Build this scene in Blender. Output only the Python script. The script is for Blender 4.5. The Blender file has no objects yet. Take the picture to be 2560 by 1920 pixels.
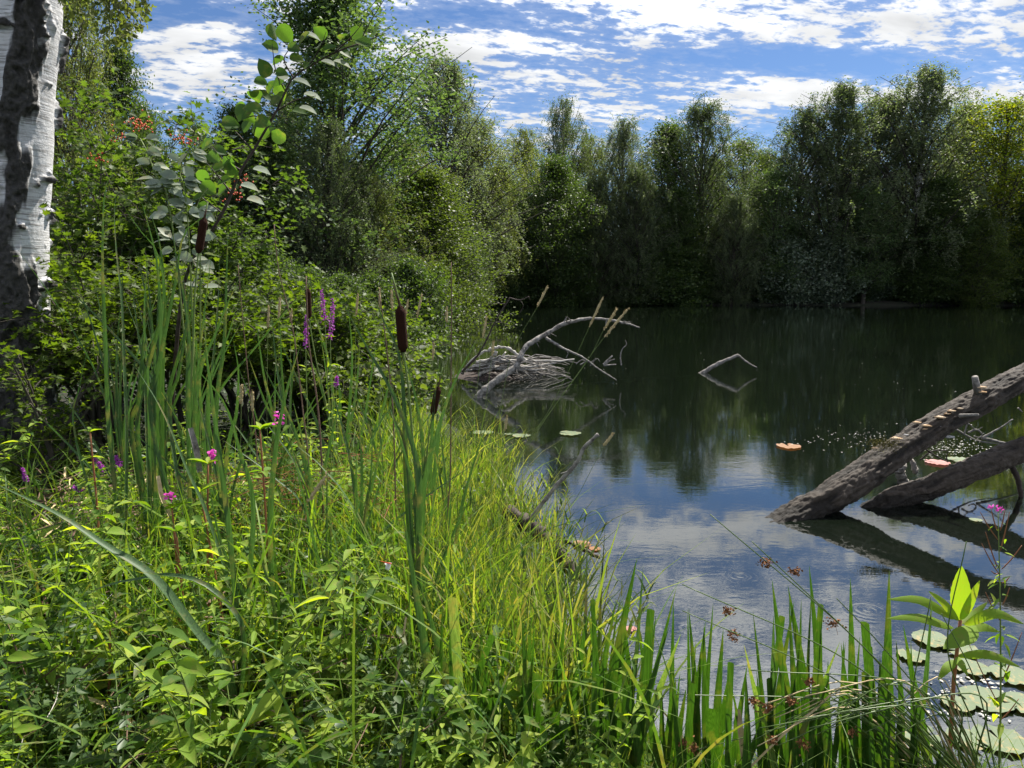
import bpy, math, random
import numpy as np
from mathutils import Vector
R = math.radians
sc = bpy.context.scene
# ------------------------------------------------------------------ camera
CH, PITCH, F = 2.0, R(7.5), 1850.0
cd = bpy.data.cameras.new('camera'); cam = bpy.data.objects.new('camera', cd)
sc.collection.objects.link(cam); sc.camera = cam
cam.location = (0, 0, CH); cam.rotation_euler = (R(90) - PITCH, 0, 0)
cd.sensor_width = 36; cd.lens = 36 * F / 2560; cd.clip_start = 0.05; cd.clip_end = 3000
# ------------------------------------------------------------------ exposure, world, sun
SUN_EL, SUN_AZ = R(52), R(38)            # azimuth measured from +Y (view direction) towards +X
sc.view_settings.view_transform = 'Standard'; sc.view_settings.look = 'None'
sc.view_settings.exposure = 1.05; sc.view_settings.gamma = 1
sc.cycles.max_bounces = 6; sc.cycles.diffuse_bounces = 3; sc.cycles.glossy_bounces = 3
sc.cycles.transmission_bounces = 4; sc.cycles.transparent_max_bounces = 6
sc.cycles.caustics_reflective = False; sc.cycles.caustics_refractive = False
sc.cycles.sample_clamp_indirect = 4
world = bpy.data.worlds.new('World'); sc.world = world; world.use_nodes = True

class NT:
    """tiny helper to chain nodes"""
    def __init__(s, tree): s.t = tree; s.t.nodes.clear()
    def n(s, typ, ins=None, **kw):
        nd = s.t.nodes.new(typ)
        for k, v in kw.items(): setattr(nd, k, v)
        for k, v in (ins or {}).items():
            if isinstance(v, bpy.types.NodeSocket): s.t.links.new(v, nd.inputs[k])
            else: nd.inputs[k].default_value = v
        return nd
    def m(s, op, a, b=0.0, c=0.0, clamp=False):
        return s.n('ShaderNodeMath', {0: a, 1: b, 2: c}, operation=op, use_clamp=clamp).outputs[0]
    def mr(s, v, a, b, c=0.0, d=1.0, smooth=False):
        return s.n('ShaderNodeMapRange', {0: v, 1: a, 2: b, 3: c, 4: d},
                   interpolation_type='SMOOTHSTEP' if smooth else 'LINEAR').outputs[0]
    def mix(s, f, a, b, blend='MIX'):
        return s.n('ShaderNodeMix', {0: f, 6: a, 7: b}, data_type='RGBA', blend_type=blend).outputs[2]
    def noise(s, vec, scale, detail=3.0, rough=0.5, dist=0.0):
        return s.n('ShaderNodeTexNoise', {'Vector': vec, 'Scale': scale, 'Detail': detail, 'Roughness': rough, 'Distortion': dist}).outputs[0]
    def vmap(s, vec, scale=(1, 1, 1), rot=(0, 0, 0), loc=(0, 0, 0)):
        return s.n('ShaderNodeMapping', {0: vec, 1: loc, 2: rot, 3: scale}).outputs[0]

w = NT(world.node_tree)
sky = w.n('ShaderNodeTexSky', sky_type='NISHITA', sun_disc=False, sun_elevation=SUN_EL, sun_rotation=SUN_AZ,
          altitude=300, air_density=1.0, dust_density=0.4, ozone_density=2.5)
tc = w.n('ShaderNodeTexCoord').outputs['Generated']
sep = w.n('ShaderNodeSeparateXYZ', {0: tc})
dx, dy, dz = sep.outputs
# deepen the blue a little
skyc = w.n('ShaderNodeHueSaturation', {'Saturation': 1.0, 'Value': 0.47, 'Color': sky.outputs[0], 'Hue': 0.505}).outputs[0]
skyc = w.mix(1.0, skyc, (0.70, 0.90, 1.12, 1), 'MULTIPLY')
# a cloud layer seen in perspective on a softened plane
den = w.m('ADD', w.m('MAXIMUM', dz, 0.0), 0.13)
u = w.m('DIVIDE', dx, den); v = w.m('DIVIDE', dy, den)
uv = w.n('ShaderNodeCombineXYZ', {0: u, 1: v, 2: 0.0}).outputs[0]
uv = w.vmap(uv, rot=(0, 0, R(-14)))
big = w.noise(w.vmap(uv, (0.55, 1.1, 1), loc=(3.1, 1.7, 0)), 1.1, 2.0, 0.5)
mid = w.noise(w.vmap(uv, (1.0, 1.9, 1), loc=(1.3, 4.2, 0)), 5.2, 4.0, 0.55, 0.3)
fine = w.noise(w.vmap(uv, (1.2, 1.8, 1), loc=(5.0, 0.0, 0)), 15.0, 4.0, 0.6, 0.2)
dens = w.m('ADD', w.m('ADD', w.m('MULTIPLY', big, 0.40), w.m('MULTIPLY', mid, 0.80)), w.m('MULTIPLY', fine, 0.8))
yy = w.m('MAXIMUM', dy, 0.05)
gx = w.m('DIVIDE', dx, yy); gz = w.m('DIVIDE', dz, yy)
front = w.m('GREATER_THAN', dy, 0.05)
def blob(px, py, sx, sy, amp):
    zc = -(py - 960) / F; c, s_ = math.cos(PITCH), math.sin(PITCH)
    X = ((px - 1280) / F) / (c + zc * s_); Z = (-s_ + zc * c) / (c + zc * s_)
    a = w.m('POWER', w.m('DIVIDE', w.m('SUBTRACT', gx, X), sx / F), 2.0)
    b = w.m('POWER', w.m('DIVIDE', w.m('SUBTRACT', gz, Z), sy / F), 2.0)
    return w.m('MULTIPLY', w.m('POWER', 2.718, w.m('MULTIPLY', w.m('ADD', a, b), -1.0)), amp)
bias = None
for b_ in [(2380, 60, 400, 70, .16), (2400, 235, 300, 28, .24), (1950, 240, 190, 40, .28), (1900, 150, 420, 22, -.26),
           (2150, 170, 300, 20, -.2), (1480, 170, 300, 60, .12), (1750, 40, 260, 50, .10), (480, 80, 90, 26, .20), (500, 190, 190, 60, .22),
           (1130, 110, 130, 28, .26), (1150, 40, 200, 30, -.25), (420, 30, 220, 40, -.28), (1500, 280, 300, 40, .10), (650, 120, 60, 40, -.2)]:
    o_ = blob(*b_); bias = o_ if bias is None else w.m('ADD', bias, o_)
dens = w.m('ADD', dens, w.m('MULTIPLY', bias, front))
dens = w.m('ADD', w.m('ADD', dens, w.mr(dz, .24, .42, 0, .13)), w.mr(dz, .62, .85, 0, -.35))  # cover added above the view for water reflections, thinned overhead to lower fill
cf = w.m('MAXIMUM', w.mr(dens, 1.01, 1.21, smooth=True), w.m('MULTIPLY', w.mr(dens, .84, 1.12), .17))
cf = w.m('MULTIPLY', cf, w.mr(dz, 0.0, 0.05))
shade = w.noise(w.vmap(uv, (1, 2, 1), loc=(0.12, 0.1, 0)), 3.2, 4.0, 0.55, 0.3)
cbr = w.m('ADD', w.mr(shade, 0.3, 0.7, 3.5, 5.4), w.mr(dz, 0.28, 0.55, 0.0, 8.5))  # unseen clouds above the view brightened to lift the water reflections
ccol = w.n('ShaderNodeVectorMath', {0: (0.97, 0.985, 1.0), 3: cbr}, operation='SCALE').outputs[0]
ccol2 = w.mix(cf, skyc, ccol)
bg = w.n('ShaderNodeBackground', {0: ccol2, 1: 0.10})
w.t.links.new(bg.outputs[0], w.n('ShaderNodeOutputWorld').inputs[0])

sl = bpy.data.lights.new('sun', 'SUN'); sl.energy = 5.0; sl.angle = R(0.53); sl.color = (1, 0.95, 0.86)
so = bpy.data.objects.new('sun', sl); sc.collection.objects.link(so)
sd = Vector((math.sin(SUN_AZ) * math.cos(SUN_EL), math.cos(SUN_AZ) * math.cos(SUN_EL), math.sin(SUN_EL)))
so.rotation_euler = sd.to_track_quat('Z', 'Y').to_euler(); so.location = (20, 20, 60)

# ------------------------------------------------------------------ helpers
col = sc.collection
rs = np.random.RandomState(7); random.seed(7)
def ray(px, py):
    zc = -(py - 960) / F; c, s_ = math.cos(PITCH), math.sin(PITCH)
    return np.array([(px - 1280) / F, c + zc * s_, -s_ + zc * c])
def at(px, py, Y):
    d = ray(px, py); return np.array([0, 0, CH]) + d * (Y / d[1])
def onz(px, py, z=0.0):
    d = ray(px, py); return np.array([0, 0, CH]) + d * ((z - CH) / d[2])

def vnoise(P, seed=0):
    P = np.asarray(P, float); I = np.floor(P).astype(np.int64); f = P - I; f = f * f * (3 - 2 * f)
    def h(i, j, k):
        n = (i * 374761393 + j * 668265263 + k * 2147483647 + seed * 974634777) & 0xffffffff
        n = ((n ^ (n >> 13)) * 1274126177) & 0xffffffff
        return ((n ^ (n >> 16)) & 0xffff) / 65535.0
    x, y, z = I[..., 0], I[..., 1], I[..., 2]; fx, fy, fz = f[..., 0], f[..., 1], f[..., 2]
    r = 0
    for a in (0, 1):
        for b in (0, 1):
            for c in (0, 1):
                r = r + h(x + a, y + b, z + c) * (fx if a else 1 - fx) * (fy if b else 1 - fy) * (fz if c else 1 - fz)
    return r
def fbm(P, o=4, seed=0):
    r = 0; a = 0.5
    for i in range(o): r = r + a * vnoise(np.asarray(P) * 2 ** i, seed + i); a *= 0.5
    return r

class MB:
    """collects pieces, then links them as one mesh object"""
    def __init__(s): s.v = []; s.f = []; s.mi = []; s.n = 0
    def add(s, verts, faces, mi=0):
        verts = np.asarray(verts, float).reshape(-1, 3)
        s.v.append(verts); s.f.append((np.asarray(faces, dtype=object) if False else faces, s.n)); s.mi.append(mi); s.n += len(verts)
    def tube(s, pts, rad, k=6, cap=True, mi=0):
        pts = np.asarray(pts, float); n = len(pts); rad = np.broadcast_to(np.asarray(rad, float), (n,))
        T = np.gradient(pts, axis=0); T /= np.linalg.norm(T, axis=1)[:, None] + 1e-9
        ref = np.array([0, 0, 1.0]) if abs(T[:, 2]).mean() < 0.8 else np.array([1.0, 0, 0])
        A = np.cross(T, ref); A /= np.linalg.norm(A, axis=1)[:, None] + 1e-9; B = np.cross(T, A)
        th = np.arange(k) * 2 * math.pi / k
        V = pts[:, None] + rad[:, None, None] * (np.cos(th)[None, :, None] * A[:, None] + np.sin(th)[None, :, None] * B[:, None])
        i = np.arange(n - 1)[:, None] * k; j = np.arange(k)[None]; j2 = (j + 1) % k
        Fq = np.stack([i + j, i + j2, i + k + j2, i + k + j], -1).reshape(-1, 4)
        s.add(V, Fq, mi)
        if cap:
            s.f.append((np.array([list(range(k))[::-1]]), s.n - n * k)); s.mi.append(mi)
            s.f.append((np.array([list(range((n - 1) * k, n * k))]), s.n - n * k)); s.mi.append(mi)
    def blade(s, pts, wd, side=None, fold=0.12, tip=0.35, cut=False, n=14, mi=0, roll=0.0):
        """a narrow leaf swept along pts; width profile tapers to a point unless cut"""
        P = smooth_path(pts, n); T = np.gradient(P, axis=0); T /= np.linalg.norm(T, axis=1)[:, None] + 1e-9
        if side is None:
            view = P - np.array([0, 0, CH]); view /= np.linalg.norm(view, axis=1)[:, None]
            S = np.cross(T, view); S /= np.linalg.norm(S, axis=1)[:, None] + 1e-9
        else:
            S = np.broadcast_to(np.asarray(side, float), P.shape); S = S - T * (S * T).sum(1)[:, None]
            S = S / (np.linalg.norm(S, axis=1)[:, None] + 1e-9)
        Nn = np.cross(S, T)
        rl = roll + np.linspace(0, 0.5, len(P)) * (roll * 0.8)
        S, Nn = S * np.cos(rl)[:, None] + Nn * np.sin(rl)[:, None], Nn * np.cos(rl)[:, None] - S * np.sin(rl)[:, None]
        t = np.linspace(0, 1, len(P))
        pr = np.minimum(1, 0.72 + t * 0.6)
        if not cut: pr = pr * np.clip((1 - t) / tip, 0, 1) ** 0.75
        else: pr = pr * (1 - 0.15 * t)
        hw = (wd * 0.5 * np.maximum(pr, 0.02))[:, None]
        L = P - S * hw; Rr = P + S * hw; M = P + Nn * hw * fold * 2
        V = np.stack([L, M, Rr], 1); m = len(P)
        i = np.arange(m - 1)[:, None] * 3; j = np.arange(2)[None]
        s.add(V, np.stack([i + j, i + j + 1, i + j + 4, i + j + 3], -1).reshape(-1, 4), mi)
    def leaves(s, tmpl, P, D, N, S, mi=0):
        tv, tf = tmpl; P = np.asarray(P, float); D = np.asarray(D, float); N = np.asarray(N, float)
        D = D / (np.linalg.norm(D, axis=1)[:, None] + 1e-9)
        X = np.cross(D, N); X /= np.linalg.norm(X, axis=1)[:, None] + 1e-9; Z = np.cross(X, D)
        S = np.broadcast_to(np.asarray(S, float), (len(P),))[:, None, None]
        V = P[:, None] + S * (tv[None, :, 0:1] * X[:, None] + tv[None, :, 1:2] * D[:, None] + tv[None, :, 2:3] * Z[:, None])
        k = len(tv); base = s.n; s.v.append(V.reshape(-1, 3)); s.n += V.shape[0] * k
        off = (np.arange(len(P)) * k)[:, None]
        for fc in tf:
            s.f.append((off + np.array(fc)[None], base)); s.mi.append(mi)
    def mesh(s, name, origin=(0, 0, 0), smooth=True):
        me = bpy.data.meshes.new(name)
        V = np.concatenate(s.v) - np.asarray(origin, float)
        loops, starts, mis = [], [], []; c = 0
        for (f, off), mi in zip(s.f, s.mi):
            f = np.asarray(f) + off; k = f.shape[1]; loops.append(f.reshape(-1))
            starts.append(c + np.arange(len(f)) * k); c += f.size; mis.append(np.full(len(f), mi))
        L = np.concatenate(loops).astype(np.int32); St = np.concatenate(starts).astype(np.int32); M = np.concatenate(mis).astype(np.int32)
        me.vertices.add(len(V)); me.vertices.foreach_set('co', V.astype(np.float32).ravel())
        me.loops.add(len(L)); me.loops.foreach_set('vertex_index', L)
        me.polygons.add(len(St)); me.polygons.foreach_set('loop_start', St)
        me.polygons.foreach_set('material_index', M)
        me.polygons.foreach_set('use_smooth', np.full(len(St), smooth))
        me.update(calc_edges=True); return me
    def build(s, name, mat, parent=None, origin=None, smooth=True):
        o0 = wloc(parent) if parent is not None else (origin if origin is not None else (0, 0, 0))
        if parent is not None and origin is not None: o0 = np.asarray(origin, float)
        me = s.mesh(name, o0, smooth)
        for m_ in (mat if isinstance(mat, (list, tuple)) else [mat]): me.materials.append(m_)
        return link(name, me, parent, tuple(o0) if parent is None else (tuple(np.asarray(o0) - wloc(parent))))
def wloc(o):
    p = np.zeros(3)
    while o is not None: p = p + np.array(o.location); o = o.parent
    return p
def link(name, me, parent=None, loc=(0, 0, 0)):
    o = bpy.data.objects.new(name, me); col.objects.link(o); o.location = loc
    if parent is not None: o.parent = parent
    return o
def tag(o, label=None, cat=None, group=None, kind=None):
    if label: o['label'] = label
    if cat: o['category'] = cat
    if group: o['group'] = group
    if kind: o['kind'] = kind
    return o
def thing(name, label, cat, loc=(0, 0, 0), group=None):
    o = bpy.data.objects.new(name, None); o.empty_display_size = 0.2; col.objects.link(o); o.location = tuple(loc)
    return tag(o, label, cat, group)
def dup(root, loc=None, rz=None, scale=None, label=None, group=None, cat=None):
    r = root.copy(); col.objects.link(r)
    if loc is not None: r.location = tuple(loc)
    if rz is not None: r.rotation_euler = (0, 0, rz)
    if scale is not None: r.scale = scale
    tag(r, label, cat, group)
    for ch in list(root.children):
        c = ch.copy(); col.objects.link(c); c.parent = r
        for g in list(ch.children):
            d = g.copy(); col.objects.link(d); d.parent = c
    return r
def smooth_path(pts, n):
    P = np.asarray(pts, float)
    if len(P) == 2: return P[0] + (P[1] - P[0]) * np.linspace(0, 1, n)[:, None]
    Q = np.vstack([2 * P[0] - P[1], P, 2 * P[-1] - P[-2]])
    d = np.r_[0, np.cumsum(np.linalg.norm(np.diff(P, axis=0), axis=1))]; d /= d[-1]
    t = np.linspace(0, 1, n); out = []
    for tt in t:
        i = min(max(np.searchsorted(d, tt, side='right') - 1, 0), len(P) - 2)
        u_ = (tt - d[i]) / (d[i + 1] - d[i] + 1e-9); a, b, c, e = Q[i], Q[i + 1], Q[i + 2], Q[i + 3]
        out.append(0.5 * (2 * b + (c - a) * u_ + (2 * a - 5 * b + 4 * c - e) * u_ ** 2 + (3 * b - a - 3 * c + e) * u_ ** 3))
    return np.array(out)
def rdir(n, rng=rs):
    v_ = rng.normal(size=(n, 3)); return v_ / np.linalg.norm(v_, axis=1)[:, None]

# leaf outlines (unit length along +y), folded a little along the midrib
def two_half(out, fold=0.12, bend=-0.15):
    """out: list of (halfwidth, y) from base to tip (tip last, halfwidth 0)"""
    ys = [y for _, y in out]
    mv = [(0, 0, 0)] + [(0, y, bend * y * y) for y in (0.35, 0.7)] + [(0, 1.0, bend)]
    V = list(mv); Lf, Rf = [], []
    for w_, y in out: V.append((-w_, y, abs(w_) * fold * 2 + bend * y * y)); Lf.append(len(V) - 1)
    for w_, y in out: V.append((w_, y, abs(w_) * fold * 2 + bend * y * y)); Rf.append(len(V) - 1)
    left = [0] + Lf + [3, 2, 1]; right = [0, 1, 2, 3] + Rf[::-1]
    return np.array(V, float), [left, right]
T_DIAM = (np.array([(0, 0, 0), (.33, .42, .06), (0, 1, -.05), (-.33, .42, .06)], float), [[0, 1, 2, 3]])
T_WEEP = (np.array([(0, 0, 0), (.24, .42, .06), (0, 1, -.05), (-.24, .42, .06)], float), [[0, 1, 2, 3]])
T_OVAL = two_half([(.17, .08), (.33, .3), (.30, .6), (.14, .85)])
T_ROUND = two_half([(.14, .0), (.34, .12), (.43, .30), (.42, .48), (.37, .66), (.25, .80), (.12, .90)], fold=0.16, bend=-0.2)
T_LANCE = two_half([(.07, .1), (.14, .3), (.13, .55), (.07, .82)], fold=0.25, bend=-0.28)
T_LANCE_W = two_half([(.10, .12), (.20, .33), (.19, .55), (.09, .83)], fold=0.22, bend=-0.3)
T_LOBED = two_half([(.12, .0), (.34, -.04), (.22, .17), (.52, .38), (.22, .45), (.30, .74), (.12, .66)], fold=0.15)
T_HEART = two_half([(.22, -.22), (.36, -.1), (.27, .25), (.13, .65)], fold=0.15)
T_BLADE = two_half([(.035, .05), (.04, .4), (.03, .75)], fold=0.3, bend=-0.35)

# ------------------------------------------------------------------ materials
def newmat(name):
    m = bpy.data.materials.new(name); m.use_nodes = True; return m, NT(m.node_tree)
def out(t, sh): t.t.links.new(sh, t.n('ShaderNodeOutputMaterial').inputs[0])
def leafmat(name, cols, trans=0.45, tcol=None, rough=0.45, spec=0.35, stria=False, stain=0.0, stsc=9.0):
    m, t = newmat(name)
    ri = t.n('ShaderNodeNewGeometry').outputs['Random Per Island']
    cr = t.n('ShaderNodeValToRGB', {0: ri}); e = cr.color_ramp.elements
    for i, c in enumerate(cols):
        p = i / max(1, len(cols) - 1)
        if i < 2: e[i].position = p; e[i].color = (*c, 1)
        else: x = e.new(p); x.color = (*c, 1)
    base = cr.outputs[0]
    geo = t.n('ShaderNodeTexCoord').outputs['Object']
    base = t.mix(0.35, base, t.n('ShaderNodeHueSaturation', {'Value': t.mr(t.noise(geo, 0.9, 2.0), 0.3, 0.7, 0.55, 1.5), 'Color': base}).outputs[0])
    if stria: base = t.mix(1.0, base, t.mix(t.mr(t.noise(t.vmap(geo, (260, 260, 5)), 1.0, 3.0), .35, .65), (.62, .66, .6, 1), (1.15, 1.15, 1.1, 1)), 'MULTIPLY')
    if stain: base = t.mix(t.m('MULTIPLY', t.mr(t.noise(t.vmap(geo, (1, 1, 1), loc=(3, 7, 1)), stsc, 4.0, .7), .52, .66), stain), base, (.30, .22, .09, 1))
    tc_ = tcol or (1.7, 1.75, 0.55)
    tr = t.mix(1.0, base, (*tc_, 1), 'MULTIPLY')
    p = t.n('ShaderNodeBsdfPrincipled', {'Base Color': base, 'Roughness': rough, 'Specular IOR Level': spec})
    tl = t.n('ShaderNodeBsdfTranslucent', {0: tr})
    mx = t.n('ShaderNodeMixShader', {0: trans, 1: p.outputs[0], 2: tl.outputs[0]})
    out(t, mx.outputs[0]); return m
def solid(name, c1, c2, scale=8, rough=0.8, bump=0.3, stretch=(1, 1, 1), spec=0.2, bscale=None):
    m, t = newmat(name)
    co = t.vmap(t.n('ShaderNodeTexCoord').outputs['Object'], stretch)
    n1 = t.noise(co, scale, 5.0, 0.65)
    c = t.mix(t.mr(n1, 0.3, 0.7), (*c1, 1), (*c2, 1))
    bp = t.n('ShaderNodeBump', {'Strength': bump, 'Distance': 0.02, 'Height': t.noise(co, bscale or scale * 2, 6.0, 0.7)})
    p = t.n('ShaderNodeBsdfPrincipled', {'Base Color': c, 'Roughness': rough, 'Normal': bp.outputs[0], 'Specular IOR Level': spec})
    out(t, p.outputs[0]); return m
M = {}
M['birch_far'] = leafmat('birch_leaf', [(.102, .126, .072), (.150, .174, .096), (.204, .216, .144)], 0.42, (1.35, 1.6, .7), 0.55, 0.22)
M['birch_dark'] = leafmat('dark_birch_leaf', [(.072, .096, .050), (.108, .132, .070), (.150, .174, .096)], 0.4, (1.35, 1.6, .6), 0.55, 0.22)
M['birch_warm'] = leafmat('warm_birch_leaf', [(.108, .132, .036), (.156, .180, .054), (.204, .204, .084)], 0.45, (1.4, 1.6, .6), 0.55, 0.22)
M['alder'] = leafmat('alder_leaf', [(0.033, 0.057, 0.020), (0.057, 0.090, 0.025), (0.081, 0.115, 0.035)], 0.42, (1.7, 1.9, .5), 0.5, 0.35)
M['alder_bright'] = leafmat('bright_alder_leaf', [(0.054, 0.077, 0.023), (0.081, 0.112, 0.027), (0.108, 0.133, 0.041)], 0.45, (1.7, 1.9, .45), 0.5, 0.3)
M['poplar'] = leafmat('poplar_leaf', [(.060, .096, .042), (.090, .138, .054), (.132, .180, .084)], 0.38, (1.6, 1.8, .6), 0.55, 0.22)
M['yellow'] = leafmat('yellow_leaf', [(.08, .14, .02), (.17, .21, .02), (.28, .28, .03)], 0.5, (1.5, 1.55, .3), 0.55, 0.2)
M['willow'] = leafmat('willow_leaf', [(.08, .11, .07), (.13, .17, .11), (.18, .21, .15)], 0.35, (1.4, 1.6, .8), 0.4, 0.5)
M['maple'] = leafmat('maple_leaf', [(0.052, 0.086, 0.017), (0.085, 0.129, 0.021), (0.123, 0.164, 0.025)], 0.5, (1.6, 1.75, .35), 0.5, 0.22)
M['viburnum'] = leafmat('viburnum_leaf', [(0.046, 0.074, 0.020), (0.071, 0.104, 0.031), (0.102, 0.141, 0.036)], 0.45, (1.7, 2.0, .45), 0.5, 0.2)
M['hazel'] = leafmat('hazel_leaf', [(0.059, 0.110, 0.031), (0.078, 0.138, 0.036), (0.098, 0.166, 0.041)], 0.5, (1.6, 1.9, .5), 0.5, 0.3, stain=.4)
M['grey_leaf'] = leafmat('grey_leaf', [(.17, .21, .15), (.23, .27, .20), (.30, .34, .26)], 0.25, (1.1, 1.3, .7), 0.55, 0.3, stain=.4)
M['grass'] = leafmat('grass_blade', [(.03, .06, .02), (.07, .12, .03), (.14, .20, .04), (.23, .28, .06), (.34, .31, .14)], 0.5, (1.55, 1.65, .4), 0.5, 0.22, stain=.6)
M['lush'] = leafmat('lush_grass', [(.05, .11, .03), (.10, .19, .035), (.18, .27, .045)], 0.5, (1.75, 1.7, .35), 0.5, 0.2, stain=0.6)
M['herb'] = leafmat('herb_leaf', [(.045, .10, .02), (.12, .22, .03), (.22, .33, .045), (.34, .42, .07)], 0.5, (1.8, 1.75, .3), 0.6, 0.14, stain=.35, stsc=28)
M['herb_dark'] = leafmat('dark_herb_leaf', [(0.029, 0.065, 0.020), (0.048, 0.095, 0.027), (0.078, 0.129, 0.034)], 0.42, (1.7, 1.9, .45), 0.42, 0.4)  # dark oval herb; under the shrubs the shade is put into this colour
M['cattail'] = leafmat('cattail_leaf', [(.04, .085, .035), (.06, .115, .042), (.09, .15, .06)], 0.3, (1.4, 1.7, .5), 0.5, 0.28, stria=True, stain=.5)
M['iris'] = leafmat('iris_leaf', [(.025, .062, .015), (.042, .095, .02), (.07, .13, .03)], 0.33, (1.6, 1.9, .35), 0.45, 0.3, stria=True, stain=.25)
M['iris_pale'] = leafmat('pale_iris_leaf', [(.12, .19, .06), (.15, .22, .07), (.18, .25, .09)], 0.4, (1.5, 1.6, .5), 0.45, 0.3, stria=True, stain=0.6)
M['rush'] = leafmat('rush_stem', [(.05, .10, .02), (.09, .15, .03), (.14, .19, .05)], 0.15, None, 0.35, 0.5)
M['straw'] = solid('straw', (.42, .31, .15), (.62, .50, .30), 30, 0.7, 0.2)
M['dry_brown'] = solid('dry_brown', (.13, .055, .025), (.28, .13, .05), 60, 0.85, 0.3)
M['spike'] = solid('cattail_brown', (.035, .014, .008), (.06, .024, .013), 400, 0.95, 0.8, spec=0.1)
M['dead_stem'] = solid('dead_stem', (.08, .045, .03), (.20, .13, .09), 25, 0.8, 0.2)
M['seed_head'] = solid('seed_head', (.42, .32, .15), (.62, .50, .28), 90, 0.8, 0.6)
M['stem'] = solid('green_stem', (.10, .16, .04), (.17, .22, .06), 10, 0.5, 0.1)
M['red_stem'] = solid('red_stem', (.22, .07, .04), (.30, .14, .06), 10, 0.5, 0.1)
M['purple'] = leafmat('purple_flower', [(.30, .05, .36), (.42, .09, .44), (.52, .15, .5)], 0.35, (1.2, .8, 1.2), 0.5, 0.2)
M['pink'] = leafmat('pink_flower', [(.60, .07, .40), (.72, .12, .5), (.75, .25, .6)], 0.4, (1.1, .7, 1.1), 0.5, 0.2)
M['yellow_flower'] = leafmat('yellow_flower', [(.8, .5, .02), (.85, .6, .03)], 0.3, (1, 1, 1), 0.5, 0.2)
M['berry'] = solid('berry', (.55, .06, .02), (.7, .12, .03), 20, 0.3, 0.0, spec=0.5)
M['bark'] = solid('dark_bark', (.035, .03, .024), (.10, .085, .07), 6, 0.9, 0.6, (1, 1, .3))
M['twig'] = solid('grey_twig', (.06, .052, .045), (.42, .39, .35), 14, 0.85, 0.5)
M['pale_twig'] = solid('pale_twig', (.30, .27, .24), (.55, .52, .47), 12, 0.85, 0.4)
M['dark_twig'] = solid('dark_twig', (.03, .022, .018), (.08, .06, .05), 14, 0.7, 0.3)
M['soil'] = None

def bark_white():
    m, t = newmat('white_bark')
    co = t.n('ShaderNodeTexCoord').outputs['Object']
    n1 = t.noise(t.vmap(co, (1, 1, 3)), 0.9, 4.0, 0.7)
    c = t.mix(t.mr(n1, 0.50, 0.58), (.55, .53, .49, 1), (.06, .05, .045, 1))
    p = t.n('ShaderNodeBsdfPrincipled', {'Base Color': c, 'Roughness': 0.8}); out(t, p.outputs[0]); return m
M['white_bark'] = bark_white()

def attr_bark(name, light, dark, lines=False):
    m, t = newmat(name)
    co = t.n('ShaderNodeTexCoord').outputs['Object']
    a = t.n('ShaderNodeAttribute', attribute_name='dark').outputs['Fac']
    fine = t.noise(t.vmap(co, (1, 1, 1)), 45, 6.0, 0.7)
    if lines:
        lw = t.noise(t.vmap(co, (3, 3, 60)), 1.6, 4.0, 0.6)
        lc = t.mix(t.mr(lw, 0.47, 0.62), (*light, 1), (light[0] * .42, light[1] * .40, light[2] * .38, 1))
        lc = t.mix(t.mr(t.noise(co, 4.0, 3.0), 0.35, 0.75, 0, .7), lc, (.45, .44, .42, 1))
    else:
        lc = t.mix(t.mr(t.noise(t.vmap(co, (2, 2, 2)), 9, 5.0, .7), 0.35, 0.7), (*light, 1), (light[0] * .45, light[1] * .42, light[2] * .36, 1))
    dc = t.mix(t.mr(fine, 0.35, 0.7), (*dark, 1), (dark[0] * 2.8, dark[1] * 2.7, dark[2] * 2.5, 1))
    c = t.mix(t.mr(a, 0.25, 0.75), lc, dc)
    hgt = t.m('ADD', fine, t.m('MULTIPLY', t.noise(t.vmap(co, (3, 3, 60)), 1.6, 3.0, .6), 0.5) if lines else t.noise(co, 120, 4.0, .7))
    bp = t.n('ShaderNodeBump', {'Strength': 0.6, 'Distance': 0.012, 'Height': hgt})
    p = t.n('ShaderNodeBsdfPrincipled', {'Base Color': c, 'Roughness': 0.75, 'Normal': bp.outputs[0], 'Specular IOR Level': 0.3})
    out(t, p.outputs[0]); return m
M['near_birch'] = attr_bark('birch_bark', (.62, .62, .63), (.026, .025, .024), True)
M['log_bark'] = attr_bark('log_bark', (.085, .067, .052), (.010, .008, .006))

def soil():
    m, t = newmat('soil')
    co = t.n('ShaderNodeTexCoord').outputs['Object']
    n1 = t.noise(co, 6, 6.0, .7); n2 = t.noise(co, 0.35, 3.0)
    c = t.mix(t.mr(n1, .35, .7), (.010, .008, .006, 1), (.045, .034, .022, 1))
    c = t.mix(t.mr(n2, .4, .65), c, (.018, .028, .009, 1))
    bp = t.n('ShaderNodeBump', {'Strength': .8, 'Distance': .05, 'Height': t.noise(co, 14, 6.0, .7)})
    p = t.n('ShaderNodeBsdfPrincipled', {'Base Color': c, 'Roughness': .95, 'Normal': bp.outputs[0]}); out(t, p.outputs[0]); return m
M['soil'] = soil()

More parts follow.
